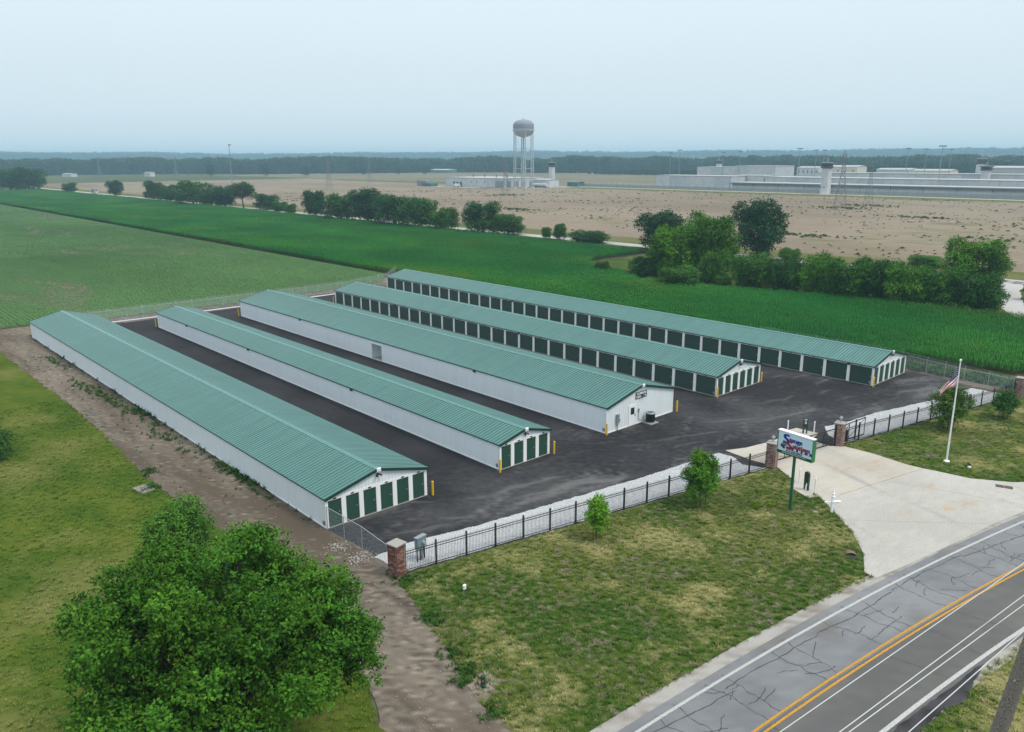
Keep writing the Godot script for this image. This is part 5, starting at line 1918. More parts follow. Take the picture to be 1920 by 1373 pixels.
func build_crops() -> void:
	var r := RandomNumberGenerator.new()
	r.seed = 31
	# maize: a stretch of row with several plants
	var meshes := []
	for k in 3:
		var s := Shape.new()
		for p in 4:
			var base := Vector3(r.randf_range(-0.06, 0.06), 0, -0.36 + 0.24 * p)
			var h := r.randf_range(1.1, 1.4)
			s.tube(base, base + Vector3(0, h * 0.8, 0), 0.02, 0.012, 4, false, Color(0.05, 0.12, 0.02))
			var turn := r.randf() * TAU
			for l in 8:
				var a := turn + (l % 2) * PI + r.randf_range(-0.4, 0.4)
				var d := Vector3(cos(a), 0, sin(a))
				var y := h * (0.28 + 0.09 * l)
				var ln := 0.62 - 0.02 * l
				var side := Vector3(-d.z, 0, d.x) * 0.042
				var tone := leaf_tone(r, Color(0.023, 0.122, 0.019), 0.35)
				var c0 := base + Vector3(0, y, 0)
				var c1 := c0 + d * ln * 0.45 + Vector3(0, ln * 0.42, 0)
				var c2 := c0 + d * ln * 0.95 + Vector3(0, ln * 0.18, 0)
				var kk := s.v.size()
				s.v.append_array(PackedVector3Array([c0 - side * 0.6, c0 + side * 0.6, c1 + side, c1 - side, c2]))
				var n0 := (Vector3(0, 1, 0) - d * 0.93).normalized()
				var n1 := (Vector3(0, 1, 0) + d * 0.48).normalized()
				s.n.append_array(PackedVector3Array([n0, n0, (n0 + n1).normalized(), (n0 + n1).normalized(), n1]))
				for q in 5:
					s.c.append(tone)
				s.face(kk, kk + 1, kk + 2, n0)
				s.face(kk, kk + 2, kk + 3, n0)
				s.face(kk + 3, kk + 2, kk + 4, n1)
		meshes.append(s.mesh(M.leaf_corn))
	var field := poly([[107.0, -161.0], [110.8, -43.5], [112.2, -30.0], [118.0, -24.0], [152.0, -34.5], [150.5, -50.0], [150.0, -68.0], [147.0, -78.5], [142.0, -93.5], [138.8, -112.0], [146.0, -118.5], [147.5, -127.0], [152.0, -138.5], [162.0, -145.5], [188.0, -147.0], [188.5, -256.0], [189.0, -300.0], [190.0, -560.0], [188.0, -850.0], [107.0, -850.0]])
	var places := [[], [], []]
	var tints := [PackedColorArray(), PackedColorArray(), PackedColorArray()]
	var x := 107.2
	while x < 190.0:
		var z := -26.0
		while z > -850.0:
			var d := -z
			var step := 0.95 if d < 260 else (1.5 if d < 450 else 2.4)
			z -= step
			var q := Vector2(x + r.randf_range(-0.08, 0.08), z)
			# rows curve round the notch and thin out in wet spots
			if n_big.get_noise_2d(q.x * 4.0 + 17.0, q.y * 4.0) < -0.52 and r.randf() < 0.7:
				continue
			if not Geometry2D.is_point_in_polygon(q, field):
				continue
			var k := r.randi() % 3
			var size := (step / 0.95) ** 0.5
			var f := 1.0 + n_mid.get_noise_2d(q.x * 1.6, q.y * 1.0) * 0.35
			var lush := n_big.get_noise_2d(q.x * 2.2, q.y * 1.6)
			places[k].append(Transform3D(Basis(Vector3.UP, r.randf_range(-0.25, 0.25) + (PI if r.randf() < 0.5 else 0.0)).scaled(Vector3(1.15 * size, r.randf_range(0.85, 1.15) * (1.0 + lush * 0.25), step / 0.95)), Vector3(q.x, -0.01, q.y)))
			tints[k].append(Color(f * (1.0 + lush * 0.9 + (0.8 if lush > 0.42 else 0.0)), f * (1.0 + lush * 0.25), f))
		x += 0.76 if x < 160.0 else 1.0
	var holder := thing("corn_crop", "tall deep green corn standing in the field beyond the halls", "corn")
	holder.set_meta("kind", "stuff")
	for k in 3:
		scatter("corn_rows", meshes[k], places[k], tints[k], "", "", holder)

	# soya: low bushy rows
	var sm := []
	for k in 2:
		var s := Shape.new()
		for i in 44:
			var p := Vector3(r.randfn(0.0, 0.11), r.randf_range(0.05, 0.26), r.randf_range(-0.5, 0.5))
			var d := (ball(r) + Vector3(0, 0.3, 0)).normalized()
			leaf(s, p, d, Vector3.UP, 0.19, 0.14, leaf_tone(r, Color(0.122, 0.240, 0.095), 0.3))
		sm.append(s.mesh(M.leaf_grass))
	var soy := poly([[-10.0, -150.5], [28.5, -151.0], [39.5, -148.5], [62.0, -147.8], [84.0, -149.8], [97.5, -152.0], [105.3, -161.0], [105.5, -760.0], [70.0, -760.0]])
	places = [[], []]
	tints = [PackedColorArray(), PackedColorArray()]
	x = -8.0
	while x < 105.4:
		var z := -147.0
		while z > -760.0:
			var d := -z
			var step := 0.9 if d < 260 else (1.5 if d < 420 else 2.6)
			z -= step
			# only what lies in or near the view
			if x < (-z - 148.0) * 0.165 + 8.0:
				continue
			var q := Vector2(x + r.randf_range(-0.04, 0.04), z)
			if not Geometry2D.is_point_in_polygon(q, soy):
				continue
			var bare := n_mid.get_noise_2d(q.x * 1.2, q.y * 0.5) + n_fine.get_noise_2d(q.x * 2.0, q.y * 0.6) * 0.6
			if bare > 0.40 and r.randf() < 0.5:
				continue
			var k := r.randi() % 2
			var f := 1.0 + n_big.get_noise_2d(q.x * 1.0, q.y * 0.7) * 0.3
			var grow := r.randf_range(0.85, 1.15) * (1.0 - bare * 0.5)
			places[k].append(Transform3D(Basis.from_scale(Vector3(grow * 1.15, grow, step / 0.9)), Vector3(q.x, -0.02, q.y)))
			tints[k].append(Color(f, f, f))
		x += 0.76
	holder = thing("soybean_crop", "low grey green soybean rows in the field behind the yard", "soybeans")
	holder.set_meta("kind", "stuff")
	for k in 2:
		scatter("soybean_rows", sm[k], places[k], tints[k], "", "", holder)

	# dark tussocks and green patches over the tan field
	var ts := Shape.new()
	for i in 40:
		var d := (ball(r) + Vector3(0, 0.4, 0)).normalized()
		leaf(ts, d * r.randf_range(0.1, 0.55) * Vector3(1, 0.6, 1), d, Vector3.UP, 0.5, 0.26, Color(1, 1, 1) * r.randf_range(0.7, 1.25))
	var places1 := []
	var t1 := PackedColorArray()
	for i in 9000:
		var q := Vector2(r.randf_range(222, 575), r.randf_range(-640, 20))
		var dens := n_mid.get_noise_2d(q.x * 1.0, q.y * 0.8)
		if r.randf() > 0.35 + dens * 1.6:
			continue
		var sc := r.randf_range(0.3, 0.85) * (1.0 if r.randf() < 0.8 else 1.7)
		places1.append(Transform3D(Basis(Vector3.UP, r.randf() * TAU).scaled(Vector3(sc, sc * 0.75, sc)), Vector3(q.x, -0.03, q.y)))
		t1.append(leaf_tone(r, Color(0.085, 0.105, 0.050), 0.4))
	for g in [[330, -55, 9, 3], [300, -80, 12, 3], [360, -85, 14, 4], [300, -40, 16, 4], [390, -150, 8, 3], [270, -145, 7, 3], [437, -211, 9, 5], [468, -210, 9, 5], [417, -467, 7, 7], [300, -330, 10, 3], [350, -30, 18, 4]]:
		for i in 60:
			var q := Vector2(g[0] + r.randfn(0.0, 1.0) * g[3], g[1] + r.randfn(0.0, 1.0) * g[2])
			places1.append(Transform3D(Basis(Vector3.UP, r.randf() * TAU).scaled(Vector3.ONE * r.randf_range(0.6, 1.3)), Vector3(q.x, -0.03, q.y)))
			t1.append(leaf_tone(r, Color(0.070, 0.125, 0.025), 0.3))
	scatter("tussocks", ts.mesh(M.leaf_grass), places1, t1, "dark tussocks and weed patches dotted over the tan field", "tussocks")


func lattice_tower(label: String, at: Vector3, high: float, foot: float, turn: float, arms: int, thick := 0.2) -> void:
	var o := thing("lattice_pylon", label, "pylon", at, turn, "lattice pylons standing in the tan field")
	var w := func(y): return lerp(foot, foot * 0.26, minf(1.0, y / (high * 0.62))) * 0.5
	for c in [[-1, -1], [1, -1], [1, 1], [-1, 1]]:
		var s := Shape.new()
		s.bar(Vector3(c[0] * w.call(0.0), -0.1, c[1] * w.call(0.0)), Vector3(c[0] * w.call(high * 0.62), high * 0.62, c[1] * w.call(high * 0.62)), thick)
		s.bar(Vector3(c[0] * w.call(high * 0.62), high * 0.62, c[1] * w.call(high * 0.62)), Vector3(c[0] * w.call(high), high * 0.94, c[1] * w.call(high)), thick)
		part("leg", s, M.lattice_steel, o)
	var b := Shape.new()
	var y := 0.0
	var step := foot * 0.75
	while y < high * 0.9:
		var y1: float = minf(y + step, high * 0.92)
		var a0: float = w.call(y)
		var a1: float = w.call(y1)
		for k in 4:
			var t := Basis(Vector3.UP, k * PI / 2)
			b.bar(t * Vector3(-a0, y, a0), t * Vector3(a1, y1, a1), thick * 0.6)
			b.bar(t * Vector3(a0, y, a0), t * Vector3(-a1, y1, a1), thick * 0.6)
			b.bar(t * Vector3(-a1, y1, a1), t * Vector3(a1, y1, a1), thick * 0.6)
		y = y1
		step = maxf(1.4, step * 0.86)
	part("bracing", b, M.lattice_steel, o)
	for i in arms:
		var s := Shape.new()
		var yy := high * (0.94 - 0.11 * i)
		var reach := 2.3 + 0.6 * (i % 2)
		for sd in [-1.0, 1.0]:
			s.bar(Vector3(0, yy, 0.4), Vector3(sd * reach, yy + 0.8, 0), thick * 0.7)
			s.bar(Vector3(0, yy, -0.4), Vector3(sd * reach, yy + 0.8, 0), thick * 0.7)
			s.bar(Vector3(0, yy + 1.4, 0), Vector3(sd * reach, yy + 0.8, 0), thick * 0.7)
		part("crossarm", s, M.lattice_steel, o)


func light_mast(at: Vector3, high: float) -> void:
	var o := thing("light_mast", "tall grey floodlight mast with a ring head in prison grounds", "light mast", at, 0.0, "floodlight masts of the prison")
	var s := Shape.new()
	s.tube(Vector3.ZERO, Vector3(0, high, 0), 0.42, 0.22, 8)
	part("mast", s, M.steel_grey, o)
	s = Shape.new()
	s.lathe([Vector2(2.2, high - 0.4), Vector2(2.5, high - 0.1), Vector2(2.2, high + 0.1)], 12)
	for k in 4:
		s.bar(Vector3(0, high, 0), Vector3(cos(k * PI / 2), 0, sin(k * PI / 2)) * 2.3 + Vector3(0, high - 0.2, 0), 0.2)
	part("ring", s, M.far_dark, o)
	for k in 6:
		s = Shape.new()
		s.box(Vector3(cos(k * TAU / 6) * 2.4, high - 0.45, sin(k * TAU / 6) * 2.4), Vector3(0.8, 0.6, 0.8))
		part("floodlight", s, M.far_dark, o)


func guard_tower(label: String, at: Vector3, high: float, wide: float) -> void:
	var o := thing("guard_tower", label, "tower", at)
	var r := wide * 0.5
	var s := Shape.new()
	s.lathe([Vector2(r, 0), Vector2(r * 0.9, high * 0.80)], 8, Vector3.ZERO, false)
	part("shaft", s, M.far_concrete, o)
	s = Shape.new()
	s.lathe([Vector2(r * 0.9, high * 0.80), Vector2(r * 1.25, high * 0.85), Vector2(r * 1.25, high * 0.87)], 8, Vector3.ZERO, false)
	part("gallery", s, M.far_dark, o)
	s = Shape.new()
	s.lathe([Vector2(r * 1.02, high * 0.87), Vector2(r * 1.12, high * 0.95)], 8, Vector3.ZERO, false)
	part("window_band", s, M.window_glass, o)
	s = Shape.new()
	s.lathe([Vector2(r * 1.42, high * 0.95), Vector2(r * 1.42, high * 0.975), Vector2(r * 0.8, high), Vector2(0, high)], 8, Vector3.ZERO, false)
	s.lathe([Vector2(0, high * 0.95), Vector2(r * 1.42, high * 0.95)], 8, Vector3.ZERO, false)
	part("roof", s, M.far_dark, o)
	s = Shape.new()
	s.tube(Vector3(0, high, 0), Vector3(0, high + high * 0.13, 0), 0.3, 0.2, 6)
	part("antenna", s, M.far_concrete, o)
	for k in 2:
		s = Shape.new()
		var a := PI + 0.55 - k * 0.75
		s.box(Vector3(cos(a), 0, sin(a)) * r * 0.93 + Vector3(0, high * 0.22, 0), Vector3(0.7, 0.9, 0.7), Basis(Vector3.UP, -a))
		part("slit_window", s, M.far_dark, o)


# a long wall block of precast sheets, its broad face towards -x
func precast_block(label: String, x: float, z0: float, z1: float, high: float, deep: float, joint: float, alt: bool, canopy: bool) -> void:
	var o := thing("prison_block", label, "building", Vector3(x, 0, (z0 + z1) * 0.5))
	var ln := absf(z1 - z0)
	var s := Shape.new()
	s.span(Vector3(0.3, 0, -ln * 0.5 + 0.05), Vector3(deep, high - 0.3, ln * 0.5 - 0.05))
	part("hall", s, M.far_concrete_b, o)
	s = Shape.new()
	s.span(Vector3(-0.3, high - 0.3, -ln * 0.5 - 0.3), Vector3(deep + 0.3, high + 0.25, ln * 0.5 + 0.3))
	part("roof_edge", s, M.far_roof, o)
	var n := maxi(1, int(round(ln / joint)))
	var w := ln / n
	var ps := Shape.new()
	ps.span(Vector3(-0.02, 0, 0.14), Vector3(0.29, high - 0.3, w - 0.14))
	var mesh := [ps.mesh(M.far_concrete), ps.mesh(M.far_concrete_b)]
	for i in n:
		put("wall_panel", mesh[(i * 7 + (1 if alt else 0)) % 3 % 2], o, Transform3D(Basis(), Vector3(0, 0, -ln * 0.5 + w * i)))
	if canopy:
		s = Shape.new()
		s.span(Vector3(-3.5, high - 0.9, -ln * 0.5), Vector3(-0.35, high - 0.35, ln * 0.5))
		part("canopy", s, M.far_dark, o)
		var cs := Shape.new()
		cs.span(Vector3(-3.3, 0, -0.2), Vector3(-2.9, high - 0.9, 0.2))
		var col := cs.mesh(M.far_dark)
		for i in n + 1:
			put("canopy_post", col, o, Transform3D(Basis(), Vector3(0, 0, -ln * 0.5 + w * i * 0.998 + 0.2)))


func low_building(label: String, at: Vector3, size: Vector3, wall: Material, roof: Material, turn := 0.0, windows := 0) -> Node3D:
	var o := thing("far_building", label, "building", at, turn)
	var s := Shape.new()
	s.span(Vector3(-size.x * 0.5, 0, -size.z * 0.5), Vector3(size.x * 0.5, size.y, size.z * 0.5))
	part("wall", s, wall, o)
	s = Shape.new()
	var h := size.x * 0.5 + 0.4
	var q := size.z * 0.5 + 0.4
	var up := size.y + size.x * 0.07
	s.quad(Vector3(-h, size.y, -q), Vector3(0, up, -q), Vector3(0, up, q), Vector3(-h, size.y, q))
	s.quad(Vector3(0, up, -q), Vector3(h, size.y, -q), Vector3(h, size.y, q), Vector3(0, up, q))
	s.tri(Vector3(-h, size.y, q), Vector3(0, up, q), Vector3(h, size.y, q))
	s.tri(Vector3(h, size.y, -q), Vector3(0, up, -q), Vector3(-h, size.y, -q))
	s.quad(Vector3(-h, size.y - 0.3, q), Vector3(-h, size.y - 0.3, -q), Vector3(-h, size.y, -q), Vector3(-h, size.y, q))
	part("roof", s, roof, o)
	for i in windows:
		s = Shape.new()
		var z := -size.z * 0.5 + size.z * (i + 0.5) / windows
		s.span(Vector3(-size.x * 0.5 - 0.08, size.y * 0.42, z - 0.9), Vector3(-size.x * 0.5 - 0.02, size.y * 0.72, z + 0.9))
		part("window", s, M.far_dark, o)
	return o


func build_far() -> void:
	var r := RandomNumberGenerator.new()
	r.seed = 71
	# elevated water tank
	var o := thing("water_tower", "pale grey elevated water tank on six legs above tan field", "water tower", Vector3(533, 0, -571))
	var s := Shape.new()
	var pr := []
	for i in 9:
		var a := -PI / 2 + PI / 2 * i / 8.0
		pr.append(Vector2(cos(a) * 9.6, 52.6 + sin(a) * 6.0))
	pr.append(Vector2(9.6, 54.2))
	part("bowl", _lathed(pr, 28), M.tank_paint, o)
	pr = []
	for i in 10:
		var a := PI / 2 * i / 9.0
		pr.append(Vector2(pow(cos(a), 0.75) * 9.9, 57.0 + sin(a) * 5.4))
	pr.insert(0, Vector2(9.9, 54.2))
	part("dome", _lathed(pr, 28), M.tank_top, o)
	part("balcony", _lathed([Vector2(9.6, 52.4), Vector2(10.7, 52.4), Vector2(10.7, 53.3), Vector2(10.5, 53.3), Vector2(10.5, 52.7)], 28), M.tank_paint, o)
	s = Shape.new()
	s.tube(Vector3(0, 62.3, 0), Vector3(0, 63.4, 0), 0.6, 0.4, 8)
	part("vent", s, M.tank_top, o)
	s = Shape.new()
	s.tube(Vector3.ZERO, Vector3(0, 47, 0), 0.85, 0.85, 12, false)
	part("riser", s, M.tank_paint, o)
	var feet := []
	for k in 6:
		var a := deg_to_rad(2.0 + 60.0 * k)
		var d := Vector3(cos(a), 0, sin(a))
		s = Shape.new()
		s.tube(d * 9.9, d * 9.4 + Vector3(0, 53.2, 0), 0.45, 0.45, 10, false)
		part("leg", s, M.tank_paint, o)
		s = Shape.new()
		s.box(d * 9.9 + Vector3(0, 0.4, 0), Vector3(2.2, 0.8, 2.2))
		part("footing", s, M.far_concrete, o)
		feet.append(d)
	for lv in [36.0, 18.0]:
		s = Shape.new()
		for k in 6:
			var a: Vector3 = feet[k] * 9.7
			var b: Vector3 = feet[(k + 1) % 6] * 9.7
			s.bar(a + Vector3(0, lv, 0), b + Vector3(0, lv, 0), 0.42)
		part("strut_ring", s, M.tank_paint, o)
	s = Shape.new()
	for k in 6:
		var a: Vector3 = feet[k] * 9.7
		var b: Vector3 = feet[(k + 1) % 6] * 9.7
		for lv in [[0.5, 18.0], [18.0, 36.0], [36.0, 51.0]]:
			s.bar(a + Vector3(0, lv[0], 0), b + Vector3(0, lv[1], 0), 0.11)
			s.bar(b + Vector3(0, lv[0], 0), a + Vector3(0, lv[1], 0), 0.11)
	part("tie_rods", s, M.tank_paint, o)

	# power house below the tank
	var b := thing("power_house", "long low white utility hall with dock doors below water tower", "building", Vector3(520, 0, -630))
	s = Shape.new()
	s.span(Vector3(0, 0, -45), Vector3(55, 8.4, 45))
	part("wall", s, M.far_concrete, b)
	s = Shape.new()
	s.span(Vector3(-0.4, 8.4, -45.4), Vector3(55.4, 9.0, 45.4))
	part("roof", s, M.far_roof, b)
	for z in [-31.0, -25.5, -20.0]:
		s = Shape.new()
		s.span(Vector3(-0.12, 0, z - 1.8), Vector3(-0.03, 4.6, z + 1.8))
		part("dock_door", s, M.far_dark, b)
	for q in [[33.0, 45.0, 6.6], [4.0, 6.0, 3.0], [16.0, 18.0, 3.0], [-4.0, -2.0, 3.0]]:
		s = Shape.new()
		s.span(Vector3(-0.12, 0 if q[2] > 3.5 else 4.0, q[0]), Vector3(-0.03, q[2] if q[2] > 3.5 else 6.0, q[1]))
		part("shutter", s, M.steel_grey, b)
	for x in [4.0, 14.0, 24.0, 34.0, 44.0]:
		s = Shape.new()
		s.span(Vector3(x, 0.5, 45.03), Vector3(x + 5.5, 6.2, 45.12))
		part("bay_door", s, M.steel_grey, b)
	for z in [-30.0, -12.0, 6.0, 22.0]:
		s = Shape.new()
		s.tube(Vector3(25, 9, z), Vector3(25, 11.6, z), 0.5, 0.5, 8)
		part("roof_stack", s, M.far_dark, b)
	low_building("low white annex between water tower and guard tower", Vector3(566, 0, -574), Vector3(14, 7.2, 22), M.far_concrete, M.far_roof)
	var tk := thing("storage_tank", "white cylindrical gas tank lying beside the annex", "tank", Vector3(556, 0, -572))
	s = Shape.new()
	s.tube(Vector3(0, 2.3, -10), Vector3(0, 2.3, 10), 1.6, 1.6, 14)
	part("vessel", s, M.far_concrete, tk)
	for z in [-6.0, 6.0]:
		s = Shape.new()
		s.span(Vector3(-1.2, 0, z - 0.4), Vector3(1.2, 1.2, z + 0.4))
		part("saddle", s, M.far_dark, tk)
	low_building("small blue shed beside the lone guard tower", Vector3(600, 0, -566), Vector3(10, 4.2, 14), M.shed_teal, M.shed_teal)
	low_building("long teal shed standing in front of far woods", Vector3(1035, 0, -1350), Vector3(24, 6, 58), M.shed_teal, M.tank_paint)
	for q in [[505, -682, 3.0, M.container_green, "dark green refuse container at the utility hall"], [507, -694, 5.6, M.steel_grey, "grey cooling unit beside the refuse container"]]:
		var c := thing("container", q[4], "container", Vector3(q[0], 0, q[1]))
		s = Shape.new()
		s.span(Vector3(-4, 0.4, -8), Vector3(4, q[2], 8))
		part("body", s, q[3], c)
		for i in 7:
			s = Shape.new()
			s.span(Vector3(-4.15, 0.5, -7.4 + 2.3 * i), Vector3(-4.02, q[2] - 0.2, -7.0 + 2.3 * i))
			part("rib", s, M.far_dark, c)
		s = Shape.new()
		s.span(Vector3(-3.6, 0, -7.6), Vector3(3.6, 0.4, 7.6))
		part("skid", s, M.far_dark, c)
	truck("white box truck parked at the utility hall dock", Vector3(507, 0, -640), PI * 0.5, M.far_concrete, 0.9)
	truck("dark lorry driving along the country road past the lone tree", Vector3(200.6, 0.0, -738), 0.05, M.steel_grey, 1.0)

	# prison halls
	precast_block("pale precast prison hall at the open end of the row", 665, -516, -429, 10.6, 30, 17.5, false, false)
	precast_block("set back bright prison hall section beside the end hall", 690, -446, -410, 11.0, 26, 18.0, true, false)
	precast_block("long middle prison hall with dark seams behind the front range", 690, -409, -80, 9.9, 34, 22.0, false, false)
	precast_block("front prison range with dark canopy along its foot", 640, -412, -80, 6.0, 24, 24.0, true, true)
	precast_block("rear prison hall with many narrow sheets", 760, -395, -90, 13.2, 30, 13.0, false, false)
	precast_block("tall rear prison hall seen over the end hall roof, lower part", 905, -636, -577, 16.3, 40, 20.0, false, false)
	precast_block("tall rear prison hall seen over the end hall roof, higher part", 900, -576, -520, 18.0, 44, 18.0, true, false)
	guard_tower("white guard tower with dark cabin in front of prison range", Vector3(603, 0, -305), 23.8, 8.2)
	guard_tower("white guard tower standing alone near the water tower", Vector3(581, 0, -581), 23.8, 6.6)
	guard_tower("guard tower rising behind the tall rear prison hall", Vector3(950, 0, -633), 25.0, 8.6)
	guard_tower("taller guard tower of the pair behind long prison halls", Vector3(800, 0, -262), 26.5, 8.4)
	guard_tower("shorter guard tower of the pair behind long prison halls", Vector3(756, 0, -243), 20.4, 8.4)
	# security fence in two lines along the perimeter road
	for k in 2:
		var f := thing("security_fence", ["outer tall wire security fence along the perimeter road", "inner tall wire security fence along the prison halls"][k], "fence", Vector3(606 + 9 * k, 0, -350))
		var ps := Shape.new()
		ps.tube(Vector3.ZERO, Vector3(0, 4.4, 0), 0.1, 0.1, 5)
		var post := ps.mesh(M.steel_grey)
		for i in 70:
			put("post", post, f, Transform3D(Basis(), Vector3(0, 0, -230 + 7.0 * i)))
		var net := Shape.new()
		net.with_uv = true
		net.quad(Vector3(0, 4.2, -230), Vector3(0, 4.2, 253), Vector3(0, 0, 253), Vector3(0, 0, -230))
		net.uv[0] = Vector2(0, 0); net.uv[1] = Vector2(4830, 0); net.uv[2] = Vector2(4830, 42); net.uv[3] = Vector2(0, 42)
		part("wire_mesh", net, M.chain_link, f)
		var wr := Shape.new()
		for i in 5:
			wr.bar(Vector3(0, 0.4 + 0.5 * i, -230), Vector3(0, 0.4 + 0.5 * i, 253), 0.22, 0.2)
		part("razor_coils", wr, M.steel_grey, f)
	for q in [[760, -558, 36.3], [900, -676, 34.8], [900, -594, 34.8], [900, -570, 35.2], [760, -414, 36.3], [950, -496, 36.7], [950, -486, 36.6], [900, -367, 36.7], [1000, -387, 37.0], [700, -259, 36.2], [1000, -360, 36.7]]:
		light_mast(Vector3(q[0], 0, q[1]), q[2])
	lattice_tower("dark lattice pylon with bushy top arms facing the prison range", Vector3(437, 0, -211.6), 31.3, 6.6, 0.4, 4, 0.2)
	lattice_tower("slimmer lattice pylon with one guyed leg facing the prison range", Vector3(468, 0, -210), 25.6, 5.4, 0.4, 2, 0.16)
	lattice_tower("lattice pylon in scrub beside the utility hall", Vector3(417, 0, -466.7), 30.0, 5.6, 0.5, 3, 0.15)
	lattice_tower("faint lattice pylon alone in the tan field beyond road trees", Vector3(401, 0, -704.7), 28.0, 5.6, 0.6, 3, 0.13)
	lattice_tower("faint lattice pylon beyond the open crowned road tree", Vector3(520, 0, -820.0), 27.0, 5.0, 0.6, 2, 0.12)
	lattice_tower("faint lattice pylon before the woods near the tall camera mast", Vector3(430, 0, -1180.0), 33.0, 5.0, 0.6, 2, 0.2)
	lattice_tower("faint lattice pylon before the woods past the corn field end", Vector3(360, 0, -1290.0), 33.0, 5.0, 0.6, 2, 0.2)
	var mst := thing("camera_mast", "very tall thin grey mast rising above the road trees", "mast", Vector3(320, 0, -740))
	s = Shape.new()
	s.tube(Vector3.ZERO, Vector3(0, 40, 0), 0.5, 0.28, 8)
	part("shaft", s, M.steel_grey, mst)
	s = Shape.new()
	s.box(Vector3(0.5, 40.2, 0), Vector3(2.0, 1.3, 1.2))
	part("head", s, M.steel_grey, mst)

	# town and service buildings behind the prison
	low_building("flat white house with red roof edge behind prison halls", Vector3(1150, 0, -605), Vector3(26, 13.5, 34), M.far_concrete, M.far_roof, 0.0, 5)
	low_building("long beige warehouse behind prison halls", Vector3(1150, 0, -552), Vector3(30, 15, 44), M.beige_wall, M.far_roof, 0.0, 4)
	low_building("grey warehouse with window strip behind prison halls", Vector3(1120, 0, -468), Vector3(28, 12, 44), M.far_concrete_b, M.far_roof, 0.0, 9)
	low_building("beige school like building behind prison halls", Vector3(1120, 0, -420), Vector3(28, 11, 46), M.beige_wall, M.far_roof, 0.0, 8)
	low_building("pale green shed at the end of town row", Vector3(1130, 0, -330), Vector3(30, 15, 56), M.far_roof, M.far_roof)
	low_building("white farmhouse in front of far woods", Vector3(480, 0, -1440), Vector3(10, 7, 14), M.far_concrete, M.far_roof, 0.4, 2)
	low_building("small white barn in front of far woods", Vector3(380, 0, -1530), Vector3(12, 5, 22), M.far_concrete, M.far_roof, 0.4, 0)

	far_woods(r)


func _lathed(pr: Array, seg: int) -> Shape:
	var s := Shape.new()
	s.lathe(pr, seg)
	return s


func truck(label: String, at: Vector3, turn: float, box: Material, k: float) -> void:
	var o := thing("truck", label, "truck", at, turn)
	var s := Shape.new()
	s.span(Vector3(-1.25, 1.0, -4.4) * k, Vector3(1.25, 3.7, 2.0) * k)
	part("cargo_box", s, box, o)
	s = Shape.new()
	s.span(Vector3(-1.15, 0.7, 2.2) * k, Vector3(1.15, 1.7, 4.4) * k)
	s.span(Vector3(-1.12, 1.7, 2.2) * k, Vector3(1.12, 2.8, 3.7) * k)
	part("cab", s, M.far_concrete, o)
	s = Shape.new()
	s.box(Vector3(0, 2.25, 3.73) * k, Vector3(2.0, 0.8, 0.05) * k)
	part("windscreen", s, M.window_glass, o)
	for x in [-1.0, 1.0]:
		for z in [-3.2, 3.3]:
			s = Shape.new()
			s.tube(Vector3(x - 0.15, 0.5, z) * k, Vector3(x + 0.15, 0.5, z) * k, 0.5 * k, 0.5 * k, 12)
			part("wheel", s, M.rubber, o)


